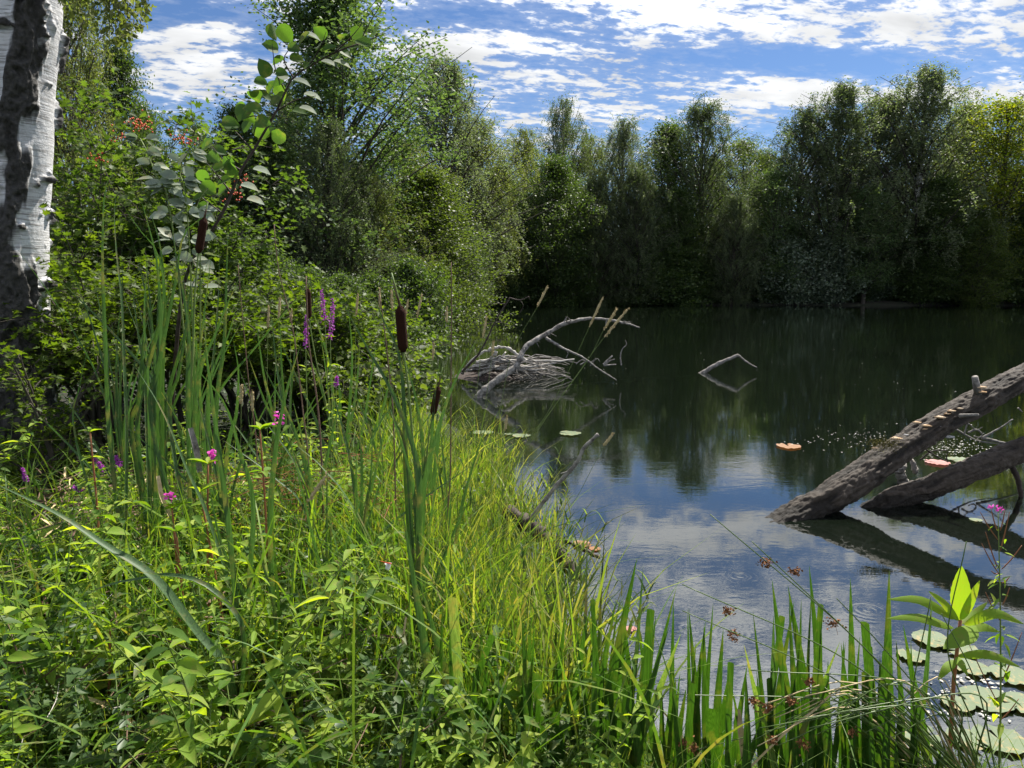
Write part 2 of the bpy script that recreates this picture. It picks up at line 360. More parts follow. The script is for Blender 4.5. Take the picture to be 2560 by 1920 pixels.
RINGS = [(1830, 1580, .30), (2170, 1525, .35), (1850, 1440, .25), (1720, 1570, .15)]
def watermat():
    m, t = newmat('water')
    co = t.n('ShaderNodeTexCoord').outputs['Object']
    sp = t.n('ShaderNodeSeparateXYZ', {0: co})
    h1 = t.noise(t.vmap(co, (0.7, 1.5, 1)), 2.3, 3.0, .55, .4)
    h2 = t.noise(t.vmap(co, (1.0, 2.2, 1), (0, 0, R(12))), 9.0, 3.0, .6, .3)
    patch = t.mr(t.noise(t.vmap(co, (.35, 1.0, 1)), .35, 3.0), .42, .62, 0.25, 1.0)
    h = t.m('MULTIPLY', t.m('ADD', t.m('MULTIPLY', h1, .55), t.m('MULTIPLY', h2, .22)), patch)
    for px, py, rr in RINGS:
        c = onz(px, py)
        d = t.n('ShaderNodeVectorMath', {0: co, 1: (c[0], c[1], 0)}, operation='DISTANCE').outputs[1]
        wv = t.m('MULTIPLY', t.m('SINE', t.m('MULTIPLY', d, 130.0)), t.mr(d, rr * 0.3, rr * .55, .055, 0.0))
        h = t.m('ADD', h, wv)
    bp = t.n('ShaderNodeBump', {'Strength': 0.15, 'Distance': .018, 'Height': h})
    gl = t.n('ShaderNodeBsdfGlossy', {'Color': (.98, .99, 1, 1), 'Roughness': 0.012, 'Normal': bp.outputs[0]})
    murk = t.n('ShaderNodeBsdfDiffuse', {0: t.mix(t.noise(co, .2, 2.0), (.007, .012, .007, 1), (.012, .018, .010, 1))})
    tr = t.n('ShaderNodeBsdfTransparent', {0: (.38, .44, .29, 1)})
    body = t.n('ShaderNodeMixShader', {0: .45, 1: tr.outputs[0], 2: murk.outputs[0]})
    fr = t.n('ShaderNodeFresnel', {0: 2.25, 1: bp.outputs[0]})
    mx = t.n('ShaderNodeMixShader', {0: fr.outputs[0], 1: body.outputs[0], 2: gl.outputs[0]})
    out(t, mx.outputs[0]); return m
M['water'] = watermat()
M['pad'] = leafmat('lily_pad', [(.07, .11, .05), (.11, .15, .075), (.15, .19, .10)], 0.05, None, 0.6, 0.2, stain=.9, stsc=30)
M['pad_orange'] = leafmat('old_lily_pad', [(.24, .10, .04), (.32, .15, .05)], 0.2, (1.4, 1, .5), 0.5, 0.3, stain=.7, stsc=25)
M['pad_pink'] = leafmat('red_lily_pad', [(.42, .16, .13), (.48, .22, .18)], 0.15, (1.2, .9, .8), 0.35, 0.5)
M['speck'] = solid('floating_speck', (.3, .29, .24), (.5, .49, .44), 3, 0.6, 0)
M['fungus'] = solid('bracket_fungus', (.55, .33, .16), (.75, .60, .42), 12, 0.8, 0.3)
M['fungus_grey'] = solid('grey_fungus', (.32, .30, .29), (.5, .48, .46), 30, 0.8, 0.3)
M['moss'] = solid('moss', (.08, .08, .015), (.20, .17, .04), 60, 0.95, 0.8)
M['red'] = solid('dragonfly_red', (.5, .03, .02), (.6, .06, .03), 20, 0.4, 0)
M['wing'] = leafmat('wing', [(.6, .6, .6), (.7, .7, .7)], .5, (1, 1, 1), .2, .6)

# ------------------------------------------------------------------ ground and water
SH = [(2950, 2080), (2560, 2000), (2200, 1975), (1800, 1945), (1620, 1890), (1480, 1780), (1385, 1640), (1330, 1500), (1265, 1350),
      (1190, 1200), (1130, 1080), (1075, 1000), (1000, 935), (920, 885), (850, 850), (800, 822), (900, 806), (1010, 795), (1080, 786),
      (1130, 775), (1180, 767), (1260, 762)]
poly = [onz(*p)[:2] for p in SH]
poly += [np.array(p) for p in [(8, 81), (25, 80), (50, 79), (80, 76), (100, 50), (90, 20), (60, 6), (20, 2.0), (6, 1.9)]]
poly = np.array(poly)
def sdist(x, y):
    x = np.atleast_1d(np.asarray(x, float)); y = np.atleast_1d(np.asarray(y, float))
    d = np.full(x.shape, 1e9); ins = np.zeros(x.shape, bool)
    for i in range(len(poly)):
        a = poly[i]; b = poly[(i + 1) % len(poly)]; e = b - a
        t = np.clip(((x - a[0]) * e[0] + (y - a[1]) * e[1]) / (e @ e), 0, 1)
        d = np.minimum(d, np.hypot(x - a[0] - t * e[0], y - a[1] - t * e[1]))
        c = ((a[1] > y) != (b[1] > y)) & (x < (b[0] - a[0]) * (y - a[1]) / (b[1] - a[1] + 1e-12) + a[0]); ins ^= c
    return np.where(ins, -d, d)
def gz_(x, y):
    d = sdist(x, y); x = np.atleast_1d(x); y = np.atleast_1d(y)
    s_ = lambda q: np.clip(q, 0, 1) ** 2 * (3 - 2 * np.clip(q, 0, 1))
    z = np.where(d > 0, 0.42 * s_(d / 1.1) + 0.012 * np.minimum(d, 60), -0.7 * s_(-d / 2.2))
    nz = fbm(np.stack([x * .9, y * .9, x * 0], -1), 3, 5) - .45
    return z + nz * 0.16 * np.clip(0.2 + np.abs(d), 0, 1)
xs = np.unique(np.r_[np.arange(-400, -40, 24), np.arange(-40, -12, 1.5), np.arange(-12, 12, .22), np.arange(12, 40, 2), np.arange(40, 420, 24)])
ys = np.unique(np.r_[np.arange(-60, -4, 8), np.arange(-4, 20, .22), np.arange(20, 50, .9), np.arange(50, 100, 2), np.arange(100, 700, 30)])
GX, GY = np.meshgrid(xs, ys); GZ = gz_(GX.ravel(), GY.ravel()).reshape(GX.shape)
gm = MB(); nx = len(xs); ii, jj = np.meshgrid(np.arange(len(ys) - 1), np.arange(nx - 1), indexing='ij'); b0 = (ii * nx + jj).ravel()
gm.add(np.stack([GX, GY, GZ], -1), np.stack([b0, b0 + 1, b0 + nx + 1, b0 + nx], -1))
tag(gm.build('ground', M['soil']), kind='structure')
wm = MB(); wm.add([(-60, 1, 0), (140, 1, 0), (140, 100, 0), (-60, 100, 0)], np.array([[0, 1, 2, 3]]))
tag(wm.build('water', M['water']), kind='structure')

# ------------------------------------------------------------------ trees
def skeleton(rng, H, base, Rad, prof, nprim=26, asc=0.6, curl=0.35, nsec=6, tr=0.012, bend=0.03):
    n = 12; t = np.linspace(0, 1, n)
    wob = np.cumsum(rng.normal(size=(n, 2)) * bend * H / n, axis=0) * (t[:, None] ** .8)
    tp = np.c_[wob, t * H]; trr = H * tr * (1 - t) ** 0.8 + 0.015
    trr[0] *= 1.35
    lines = [(tp, trr, 8)]; secs = []; prims = []
    for i in range(nprim):
        q = (i + rng.rand()) / nprim; tt = base + (0.98 - base) * q
        p0 = np.array([np.interp(tt, t, tp[:, k]) for k in range(3)])
        az = i * 2.4 + rng.rand() * .8; L = Rad * prof(q) * rng.uniform(.55, 1.3)
        el = asc + rng.normal() * .12 + .5 * q
        d = np.array([math.cos(az) * math.cos(el), math.sin(az) * math.cos(el), math.sin(el)])
        P = [p0]; m = 7
        for k in range(m - 1):
            d = d + np.array([0, 0, -curl / m]) + rng.normal(size=3) * .08; d /= np.linalg.norm(d); P.append(P[-1] + d * L / (m - 1))
        P = np.array(P); r0 = max(.02, np.interp(tt, t, trr) * .5); rr = r0 * (1 - np.linspace(0, 1, m)) ** .9 + .008
        lines.append((P, rr, 5)); prims.append(P)
        for j in range(nsec):
            s_ = .25 + .75 * (j + rng.rand()) / nsec; k = min(int(s_ * (m - 1)), m - 2); fr = s_ * (m - 1) - k
            q0 = P[k] * (1 - fr) + P[k + 1] * fr; dd = P[k + 1] - P[k]; dd /= np.linalg.norm(dd)
            e = dd * .6 + rdir(1, rng)[0] * .8; e[2] += .15; e /= np.linalg.norm(e)
            L2 = L * rng.uniform(.22, .45) * (1.15 - .5 * s_) + .25
            Q = [q0]
            for _ in range(4):
                e = e + np.array([0, 0, -curl / 5]) + rng.normal(size=3) * .12; e /= np.linalg.norm(e); Q.append(Q[-1] + e * L2 / 4)
            Q = np.array(Q); lines.append((Q, np.linspace(max(.012, rr[k] * .5), .006, 5), 3)); secs.append(Q)
    return lines, secs, prims
def broad_crown(mb, rng, secs, ncl, nl, sig, size, tmpl=T_DIAM, flat=.7, mi=0):
    C = []
    for Q in secs:
        for _ in range(ncl):
            t = rng.uniform(.25, 1) * (len(Q) - 1); k = min(int(t), len(Q) - 2)
            C.append(Q[k] + (Q[k + 1] - Q[k]) * (t - k) + rng.normal(size=3) * sig * .6)
    C = np.array(C); n = len(C) * nl
    rr = rng.uniform(.55, 1.35, len(C))
    P = np.repeat(C, nl, 0) + rng.normal(size=(n, 3)) * sig * np.repeat(rr, nl)[:, None] * np.array([1, 1, flat])
    D = rdir(n, rng); D[:, 2] -= .3; N = rdir(n, rng); N[:, 2] += .9
    mb.leaves(tmpl, P, D, N, size * rng.uniform(.65, 1.3, n), mi)
def weep_crown(mb, rng, lines, per, Lr, step, size, tmpl=T_DIAM, drift=.12, twig=False, jit=.05, mi=0):
    """hanging strands of leaves from points along the given branch lines"""
    Ps, Ds = [], []
    for Q in lines:
        for _ in range(per):
            t = rng.uniform(.15, 1) * (len(Q) - 1); k = min(int(t), len(Q) - 2); p = Q[k] + (Q[k + 1] - Q[k]) * (t - k)
            L = rng.uniform(*Lr); n = max(3, int(L / step)); s_ = np.arange(n) / n
            o = (Q[-1] - Q[0])[:2]; o = o / (np.linalg.norm(o) + 1e-6)
            S = p + np.c_[s_[:, None] ** .6 * o[None] * L * .22 + rng.normal(size=2)[None] * drift * s_[:, None], -s_ * L + .15 * L * np.sin(s_ * 2.5) ** 2 * .5]
            Ps.append(S + rng.normal(size=(n, 3)) * jit); dd = rng.normal(size=(n, 3)) * .55; dd[:, 2] -= .9; Ds.append(dd)
            if twig: mb.tube(S, np.linspace(.004, .0015, n), 3, cap=False, mi=1)
    P = np.concatenate(Ps); D = np.concatenate(Ds); n = len(P)
    mb.leaves(tmpl, P, D, rdir(n, rng), size * rng.uniform(.6, 1.25, n), mi)
def skeleton_env(rng, H, base, Rad, env, nl=150, tr=0.011, lump=.55, bend=.02, rise=.30):
    """trunk and limbs whose tips fill an irregular crown envelope"""
    n = 12; t = np.linspace(0, 1, n)
    wob = np.cumsum(rng.normal(size=(n, 2)) * bend * H / n, axis=0) * (t[:, None] ** .8)
    tp = np.c_[wob, t * H * .97]; trr = H * tr * (1 - t) ** 0.8 + 0.02
    lines = [(tp, trr, 7)]; limbs = []; sd = rng.randint(999)
    for i in range(nl):
        q = (i + rng.rand()) / nl; az = i * 2.39996 + rng.rand() * .5
        lm = (1 - lump / 2) + lump * 2.0 * (vnoise(np.array([[math.cos(az) * 1.3 + 9, math.sin(az) * 1.3 + 9, q * 5.5]]), sd)[0] - .3)
        r = Rad * env(q) * lm * rng.uniform(.35, 1.0) ** .6; zt = H * (base + (1.0 - base) * q)
        t0 = max(base * .8, (zt / H) - rise * min(1, r / Rad + .1) * rng.uniform(.6, 1.1)); p0 = np.array([np.interp(t0, t, tp[:, k]) for k in range(3)])
        ct = np.array([np.interp(min(1, zt / H), t, tp[:, 0]), np.interp(min(1, zt / H), t, tp[:, 1]), 0])
        e = ct + np.array([math.cos(az) * r, math.sin(az) * r, zt]); md = p0 * .45 + e * .55; md[2] += .12 * (e[2] - p0[2]) + .15
        P = smooth_path([p0, md + rng.normal(size=3) * .15, e], 7); r0 = max(.02, np.interp(t0, t, trr) * .38)
        lines.append((P, np.linspace(r0, .012, 7), 4)); limbs.append(P)
        for _ in range(2):
            k = rng.randint(3, 6); d = rdir(1, rng)[0] * np.array([1, 1, .5]); L = rng.uniform(.5, 1.1) * (.35 + r / Rad) * .9
            Q = np.array([P[k], P[k] + d * L * .5 + [0, 0, .08], P[k] + d * L]); lines.append((Q, np.linspace(.02, .008, 3), 3)); limbs.append(Q)
    return lines, limbs
def E_BIRCH(q): return min(1, ((q + .03) / .25) ** .5) * max(0, 1 - max(0, (q - .35) / .65) ** 2.0) ** .8 + .10
def E_COL(q): return (min(1, ((q + .05) / .15) ** .5) * max(0, 1 - max(0, (q - .72) / .28) ** 2) ** .6 + .04)
def E_ROUND(q): return max(0, math.sin(math.pi * min(.985, (q + .04) ** .85))) ** .55 + .03
def broad_crown(mb, rng, secs, ncl, nl, sig, size, tmpl=T_DIAM, flat=.7, mi=0):
    C = []
    for Q in secs:
        for _ in range(ncl):
            t = (1 - rng.rand() ** 1.6 * .7) * (len(Q) - 1.001); k = int(t)
            C.append(Q[k] + (Q[k + 1] - Q[k]) * (t - k) + rng.normal(size=3) * sig * .5)
    C = np.array(C); n = len(C) * nl; rr = rng.uniform(.5, 1.3, len(C))
    P = np.repeat(C, nl, 0) + rng.normal(size=(n, 3)) * sig * np.repeat(rr, nl)[:, None] * np.array([1, 1, flat])
    D = rdir(n, rng); D[:, 2] -= .3; N = rdir(n, rng); N[:, 2] += .9
    mb.leaves(tmpl, P, D, N, size * rng.uniform(.65, 1.3, n), mi)
def make_tree(name, seed, H, base, Rad, leaf, bark, kind, env=E_ROUND, cat='tree', nlimb=190, size=.14, sig=.45, ncl=3, nl=22, per=6, Lr=(.5, 1.9), lump=.55, rise=.3):
    rng = np.random.RandomState(seed); lines, limbs = skeleton_env(rng, H, base, Rad, env, nlimb, lump=lump, rise=rise)
    root = thing(name, 'x', cat, (0, 0, 0)); tb = MB()
    for P, r_, k in lines: tb.tube(P, r_, k, cap=False, mi=0 if k == 7 else 1)
    tb.build('trunk', [bark, M['bark']], root); cb = MB()
    if kind == 'weep':
        weep_crown(cb, rng, limbs, per, Lr, .055, size, T_WEEP, jit=.045); broad_crown(cb, rng, limbs, 1, nl, sig * .7, size)
    else: broad_crown(cb, rng, limbs, ncl, nl, sig, size)
    cb.build('crown', leaf, root); root.location = (0, -500, 0); return root
used = {}
def place(proto, px, top, Y, wscale=None, H0=20.0, label=None, group=None, rz=None, leaf=None, sink=0.1):
    """stand a copy so that its top reaches row `top` of the view at depth Y"""
    p = at(px, 715, Y); g = float(gz_(p[0], p[1])[0]) - sink; Ht = at(px, top, Y)[2] - g; s_ = Ht / H0
    wsc = s_ if wscale is None else s_ * wscale
    if not used.get(proto.name): used[proto.name] = 1; r = proto; tag(r, label, None, group)
    else: r = dup(proto, label=label, group=group)
    r.location = (p[0], p[1], g); r.scale = (wsc, wsc, s_); r.rotation_euler = (0, 0, random.uniform(0, 6.28) if rz is None else rz)
    if leaf is not None:
        for c in r.children:
            if c.name.startswith('crown'): c.material_slots[0].link = 'OBJECT'; c.material_slots[0].material = leaf
    return r
GF = 'trees along the far shore'
WB = 'weeping birch'
b1 = make_tree('weeping_birch', 11, 20, .08, 4.6, M['birch_far'], M['white_bark'], 'weep', E_BIRCH, size=.125)
b2 = make_tree('weeping_birch', 12, 20, .05, 4.4, M['birch_dark'], M['bark'], 'weep', E_ROUND, size=.125)
b3 = make_tree('weeping_birch', 13, 20, .15, 3.4, M['birch_far'], M['white_bark'], 'weep', E_COL, size=.125, nlimb=150)
b4 = make_tree('weeping_birch', 14, 20, .10, 4.6, M['birch_far'], M['white_bark'], 'weep', E_BIRCH, size=.125, lump=.9, nlimb=170)
a1 = make_tree('alder_tree', 21, 20, .04, 4.8, M['alder'], M['bark'], 'broad', E_BIRCH, size=.2, ncl=3, nl=26, nlimb=190)
a2 = make_tree('alder_tree', 22, 20, .03, 5.6, M['alder'], M['bark'], 'broad', E_ROUND, size=.2, ncl=3, nl=30, nlimb=200, sig=.55)
a3 = make_tree('ash_tree', 23, 20, .15, 4.8, M['alder'], M['bark'], 'broad', E_ROUND, size=.18, ncl=3, nl=20, nlimb=140, lump=.8)
# (proto, x, top row, depth, width factor, label, leaf)
ROW = [
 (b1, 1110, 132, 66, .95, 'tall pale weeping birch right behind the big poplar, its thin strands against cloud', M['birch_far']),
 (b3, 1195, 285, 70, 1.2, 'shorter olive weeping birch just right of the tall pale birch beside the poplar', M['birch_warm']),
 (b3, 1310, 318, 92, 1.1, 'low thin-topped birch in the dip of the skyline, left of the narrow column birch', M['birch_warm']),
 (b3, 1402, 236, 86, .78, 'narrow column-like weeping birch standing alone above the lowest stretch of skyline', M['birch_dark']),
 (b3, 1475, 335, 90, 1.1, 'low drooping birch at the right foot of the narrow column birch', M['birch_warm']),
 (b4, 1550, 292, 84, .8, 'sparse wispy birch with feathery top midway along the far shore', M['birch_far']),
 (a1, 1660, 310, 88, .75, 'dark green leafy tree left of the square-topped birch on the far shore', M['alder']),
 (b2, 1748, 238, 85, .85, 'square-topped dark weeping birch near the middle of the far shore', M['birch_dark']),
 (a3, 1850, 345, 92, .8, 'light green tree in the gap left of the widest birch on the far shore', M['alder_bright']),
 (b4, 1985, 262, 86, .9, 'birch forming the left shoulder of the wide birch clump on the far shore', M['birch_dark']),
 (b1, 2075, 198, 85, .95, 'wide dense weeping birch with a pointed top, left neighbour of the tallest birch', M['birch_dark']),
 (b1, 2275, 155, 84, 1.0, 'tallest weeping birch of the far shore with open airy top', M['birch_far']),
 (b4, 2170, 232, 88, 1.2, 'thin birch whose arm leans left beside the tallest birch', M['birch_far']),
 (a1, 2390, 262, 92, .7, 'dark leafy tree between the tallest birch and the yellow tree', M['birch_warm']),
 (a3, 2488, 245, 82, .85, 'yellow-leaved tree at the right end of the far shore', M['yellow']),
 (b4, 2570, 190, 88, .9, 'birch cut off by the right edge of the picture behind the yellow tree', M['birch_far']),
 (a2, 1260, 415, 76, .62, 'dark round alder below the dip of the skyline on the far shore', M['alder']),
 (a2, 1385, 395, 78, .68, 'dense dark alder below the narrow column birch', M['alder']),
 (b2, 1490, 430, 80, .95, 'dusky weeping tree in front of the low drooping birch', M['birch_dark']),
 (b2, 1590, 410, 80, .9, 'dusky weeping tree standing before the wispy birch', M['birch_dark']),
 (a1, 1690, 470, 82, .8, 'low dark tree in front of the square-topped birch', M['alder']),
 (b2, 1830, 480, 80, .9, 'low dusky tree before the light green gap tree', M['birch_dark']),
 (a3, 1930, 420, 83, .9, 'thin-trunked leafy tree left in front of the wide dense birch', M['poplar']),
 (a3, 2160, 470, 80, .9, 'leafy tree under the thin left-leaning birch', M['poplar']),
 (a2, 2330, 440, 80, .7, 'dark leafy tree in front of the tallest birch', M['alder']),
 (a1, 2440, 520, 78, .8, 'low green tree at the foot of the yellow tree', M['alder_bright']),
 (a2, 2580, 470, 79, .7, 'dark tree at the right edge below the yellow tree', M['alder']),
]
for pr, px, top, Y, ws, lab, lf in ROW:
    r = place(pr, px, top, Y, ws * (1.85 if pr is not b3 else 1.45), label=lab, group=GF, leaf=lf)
# shrubs along the far water edge
s1 = make_tree('shore_shrub', 31, 4, .0, 2.3, M['alder'], M['bark'], 'broad', E_ROUND, 'shrub', nlimb=60, size=.15, sig=.3, ncl=3, nl=26, rise=.5)
s2 = make_tree('shore_shrub', 32, 4, .0, 2.1, M['willow'], M['bark'], 'broad', E_ROUND, 'shrub', nlimb=60, size=.14, sig=.3, ncl=3, nl=26, rise=.6)
for k, px in enumerate(range(1180, 2760, 75)):
    place(s1 if k % 3 else s2, px, random.uniform(560, 640), random.uniform(90, 94), 1.2, H0=4.2, label='tall dark thicket bush in the second row behind the far shrubs', group='thicket behind the far shore shrubs', leaf=M['alder'])
for k, (px, top, Y) in enumerate([(1230, 450, 104), (1440, 470, 112), (1620, 460, 108), (1780, 400, 106), (1900, 380, 110), (2120, 360, 104), (2350, 340, 106), (2500, 420, 104), (1340, 440, 106), (2650, 330, 100), (1120, 480, 90), (2220, 420, 112)]):
    place([a1, a2, a3][k % 3], px, top, Y, .9, label='leafy tree of the wood behind the far shore row, mostly hidden', group='trees of the wood behind', leaf=M['alder_bright'] if k % 2 else M['alder'])
k = 0; seenlab = set()
for px in range(1190, 2760, 52):
    pr = s2 if (1900 < px < 2240 and k % 2) else s1
    lab = 'grey-leaved willow shrub at the far water edge' if pr is s2 else 'dark leafy shrub at the far water edge'
    near_ = min(ROW, key=lambda q: abs(q[1] - px)); lab += ' below the ' + ' '.join(near_[5].replace(',', '').split()[:3]) + ' tree'
    if px > 2620: lab = 'dark leafy shrub at the far water edge beyond the right end of the picture'
    if lab in seenlab: lab = lab.replace('leafy shrub', 'second leafy shrub').replace('willow shrub', 'second willow shrub')
    seenlab.add(lab)
    place(pr, px + random.uniform(-14, 14), random.uniform(600, 690) - (30 if pr is s2 else 0), random.uniform(80.5, 83.5), random.uniform(1.0, 1.4), H0=4.2, label=lab,
          group='willow shrubs at the far water edge' if pr is s2 else 'dark shrubs at the far water edge', leaf=M['willow'] if pr is s2 else M['alder'])
    k += 1
# ---- left shore, nearer trees
p1 = make_tree('poplar_tree', 41, 20, .10, 5.4, M['poplar'], M['bark'], 'broad', E_ROUND, nlimb=200, size=.17, sig=.42, ncl=3, nl=30, lump=1.1)
GL = 'trees of the left shore'
place(p1, 845, -110, 38, 1.45, label='big poplar towering over the left shore, top cut off by the picture', group=GL)
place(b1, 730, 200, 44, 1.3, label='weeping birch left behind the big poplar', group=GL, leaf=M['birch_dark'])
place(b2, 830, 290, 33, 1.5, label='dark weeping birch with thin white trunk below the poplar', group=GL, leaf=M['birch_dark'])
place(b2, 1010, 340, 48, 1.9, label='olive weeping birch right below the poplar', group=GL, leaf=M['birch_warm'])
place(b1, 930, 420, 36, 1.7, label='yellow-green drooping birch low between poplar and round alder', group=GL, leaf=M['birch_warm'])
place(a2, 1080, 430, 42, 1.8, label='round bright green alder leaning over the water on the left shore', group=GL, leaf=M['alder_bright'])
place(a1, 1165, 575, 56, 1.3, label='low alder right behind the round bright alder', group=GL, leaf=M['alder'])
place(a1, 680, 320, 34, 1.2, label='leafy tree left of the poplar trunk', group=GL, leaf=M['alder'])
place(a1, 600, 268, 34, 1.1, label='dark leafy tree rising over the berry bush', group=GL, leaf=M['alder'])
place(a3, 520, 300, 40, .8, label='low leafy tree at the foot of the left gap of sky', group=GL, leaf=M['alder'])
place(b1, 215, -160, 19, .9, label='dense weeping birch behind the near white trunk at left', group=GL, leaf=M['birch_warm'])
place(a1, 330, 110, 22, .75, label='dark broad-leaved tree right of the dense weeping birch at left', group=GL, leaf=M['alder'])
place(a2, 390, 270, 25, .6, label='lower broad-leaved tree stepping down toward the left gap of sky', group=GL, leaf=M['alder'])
place(a2, 80, 60, 26, .8, label='broad-leaved tree filling the space left of the near white trunk', group=GL, leaf=M['alder'])
# bushes on left shore (deeper)
sb = make_tree('shore_bush', 33, 4, .0, 2.4, M['alder_bright'], M['bark'], 'broad', E_ROUND, 'bush', nlimb=80, size=.13, sig=.26, ncl=3, nl=26, lump=.8, rise=.5)
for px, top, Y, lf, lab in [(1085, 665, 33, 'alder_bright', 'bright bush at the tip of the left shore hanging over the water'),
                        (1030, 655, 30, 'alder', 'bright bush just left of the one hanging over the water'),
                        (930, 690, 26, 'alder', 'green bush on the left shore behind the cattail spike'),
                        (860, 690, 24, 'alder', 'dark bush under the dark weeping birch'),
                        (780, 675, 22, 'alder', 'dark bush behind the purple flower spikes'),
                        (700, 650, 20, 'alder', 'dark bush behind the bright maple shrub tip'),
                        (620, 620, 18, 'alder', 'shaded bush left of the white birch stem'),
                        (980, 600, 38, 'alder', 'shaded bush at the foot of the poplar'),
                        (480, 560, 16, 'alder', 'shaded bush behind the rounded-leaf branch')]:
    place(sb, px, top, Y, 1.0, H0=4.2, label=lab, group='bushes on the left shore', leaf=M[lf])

# ================================================================== near things
def G(x, y): return float(gz_(x, y)[0])
def gp(px, py, Y, dz=0):      # world point from a view row/column at depth Y
    return at(px, py, Y) + np.array([0, 0, dz])
# ---- near birch trunk
def bark_tube(path, rad, k, n, pattern, amp, name, mat, parent, elong=3.0, seed=0, flare=None):
    P = smooth_path(path, n); T = np.gradient(P, axis=0); T /= np.linalg.norm(T, axis=1)[:, None]
    ref = np.array([0, 1.0, 0]) if abs(T[:, 1]).mean() < .6 else np.array([1.0, 0, 0])
    A = np.cross(T, ref); A /= np.linalg.norm(A, axis=1)[:, None]; B = np.cross(T, A)
    th = np.arange(k) * 2 * math.pi / k; L = np.r_[0, np.cumsum(np.linalg.norm(np.diff(P, axis=0), axis=1))]
    r = np.interp(np.linspace(0, 1, n), np.linspace(0, 1, len(rad)), rad)
    TH, LL = np.meshgrid(th, L); RR = r[:, None] * np.ones(k)[None]
    Q = np.stack([np.cos(TH) * RR, np.sin(TH) * RR, LL], -1)
    dark = pattern(TH, LL, Q)
    # furrows run along the trunk
    q = np.stack([Q[..., 0] * 16, Q[..., 1] * 16, Q[..., 2] * 16 / elong], -1)
    wob = fbm(Q * 5, 3, seed + 3)[..., None] * (2.0 if mat is not M['log_bark'] else .8)
    rd = 1 - np.abs(2 * fbm(q + wob, 4, seed) - .95) * 2.2
    fr = fbm(Q * np.array([50, 50, 30]), 3, seed + 9)
    dsp = amp * (dark * (np.clip(rd, 0, 1) * 1.2 + fr * .9 - .3) + (1 - dark) * 0.10 * fr) + fbm(Q * 3.0, 2, seed + 20) * r.mean() * .22
    V = P[:, None] + (RR + dsp)[..., None] * (np.cos(TH)[..., None] * A[:, None] + np.sin(TH)[..., None] * B[:, None])
    mb = MB(); i = np.arange(n - 1)[:, None] * k; j = np.arange(k)[None]; j2 = (j + 1) % k
    mb.add(V, np.stack([i + j, i + k + j, i + k + j2, i + j2], -1).reshape(-1, 4))
    mb.f.append((np.array([list(range(k))]), 0)); mb.mi.append(0)
    mb.f.append((np.array([list(range((n - 1) * k, n * k))[::-1]]), 0)); mb.mi.append(0)
    o = mb.build(name, mat, parent)
    at_ = o.data.attributes.new('dark', 'FLOAT', 'POINT'); crack = np.clip(1.12 - rd, 0, 1) + np.clip((.11 - V[..., 2]) / .05, 0, 1) if mat is M['log_bark'] else 0
    at_.data.foreach_set('value', np.clip(crack + (dark if mat is not M['log_bark'] else 0), 0, 1).astype(np.float32).ravel())
    return o
TY = 6.0
tb0 = gp(22, 1010, TY); tb0[2] = G(tb0[0], tb0[1]) - .2
birch = thing('birch_tree', 'large near birch trunk with peeling white bark and black fissured ridges at the left edge', 'tree', tb0)
def birch_pat(TH, LL, Q):
    # angle 0..: A direction; camera faces roughly -Y.  ridge of dark bark down the front, white towards the right
    n1 = fbm(np.stack([Q[..., 0] * 7, Q[..., 1] * 7, Q[..., 2] * 2.4], -1), 5, 40)
    c = math.pi / 2 + .60 + .22 * np.sin(LL * 1.7 + .8)
    d = np.abs((TH - c + math.pi) % (2 * math.pi) - math.pi)
    lo = np.clip((2.5 - LL) / 1.2, 0, 1)
    band = .75 - d * 1.5 + (n1 - .47) * 2.9 + lo * .9
    pt = fbm(np.stack([Q[..., 0] * 6, Q[..., 1] * 6, Q[..., 2] * 9], -1), 4, 61)
    band = np.maximum(band, (pt - .585) * 7)
    return np.clip(band * 2.4, 0, 1)
tpath = [tb0, gp(33, 700, TY), gp(42, 350, TY), gp(58, 0, TY), gp(66, -500, TY), gp(60, -1100, TY)]
bark_tube(tpath, [.31, .235, .225, .235, .235, .22], 200, 620, birch_pat, .048, 'trunk', M['near_birch'], birch, elong=4, seed=2)
cbm = MB(); rng = np.random.RandomState(5); cl = []
for bx, L in [((215, -300), 1), ((330, -260), 1), ((130, -260), 1)]:
    pass
limb = smooth_path([tpath[4], gp(250, -560, 5.6), gp(380, -420, 5.4), gp(450, -130, 5.3)], 10)
lm = MB(); lm.tube(limb, np.linspace(.05, .008, 10), 6)
for (x0, y0, y1, n_) in [(268, -60, 95, 3), (285, -60, 60, 3), (300, -80, 118, 5), (322, -90, 122, 5), (345, -80, 70, 4), (362, -80, 40, 3), (228, -60, 52, 2), (212, -60, 66, 2), (190, -80, 40, 2), (160, -60, 20, 2)]:
    for j in range(n_):
        Y = 5.4 + rng.uniform(-.25, .25); xx = x0 + rng.uniform(-12, 12)
        S = smooth_path([gp(xx - 8, y0 - 60, Y), gp(xx + rng.uniform(-5, 5), (y0 + y1) / 2, Y), gp(xx + rng.uniform(-8, 8), y1 + rng.uniform(-25, 10), Y)], 16)
        lm.tube(S, np.linspace(.003, .0012, 16), 3, cap=False)
        P = np.repeat(S, 3, 0) + rng.normal(size=(48, 3)) * .022; D = rdir(48, rng); D[:, 2] -= .9
        cbm.leaves(T_OVAL, P, D, rdir(48, rng), rng.uniform(.026, .045, 48))
lm.build('branch', M['bark'], birch); cbm.build('crown', M['birch_warm'], birch)

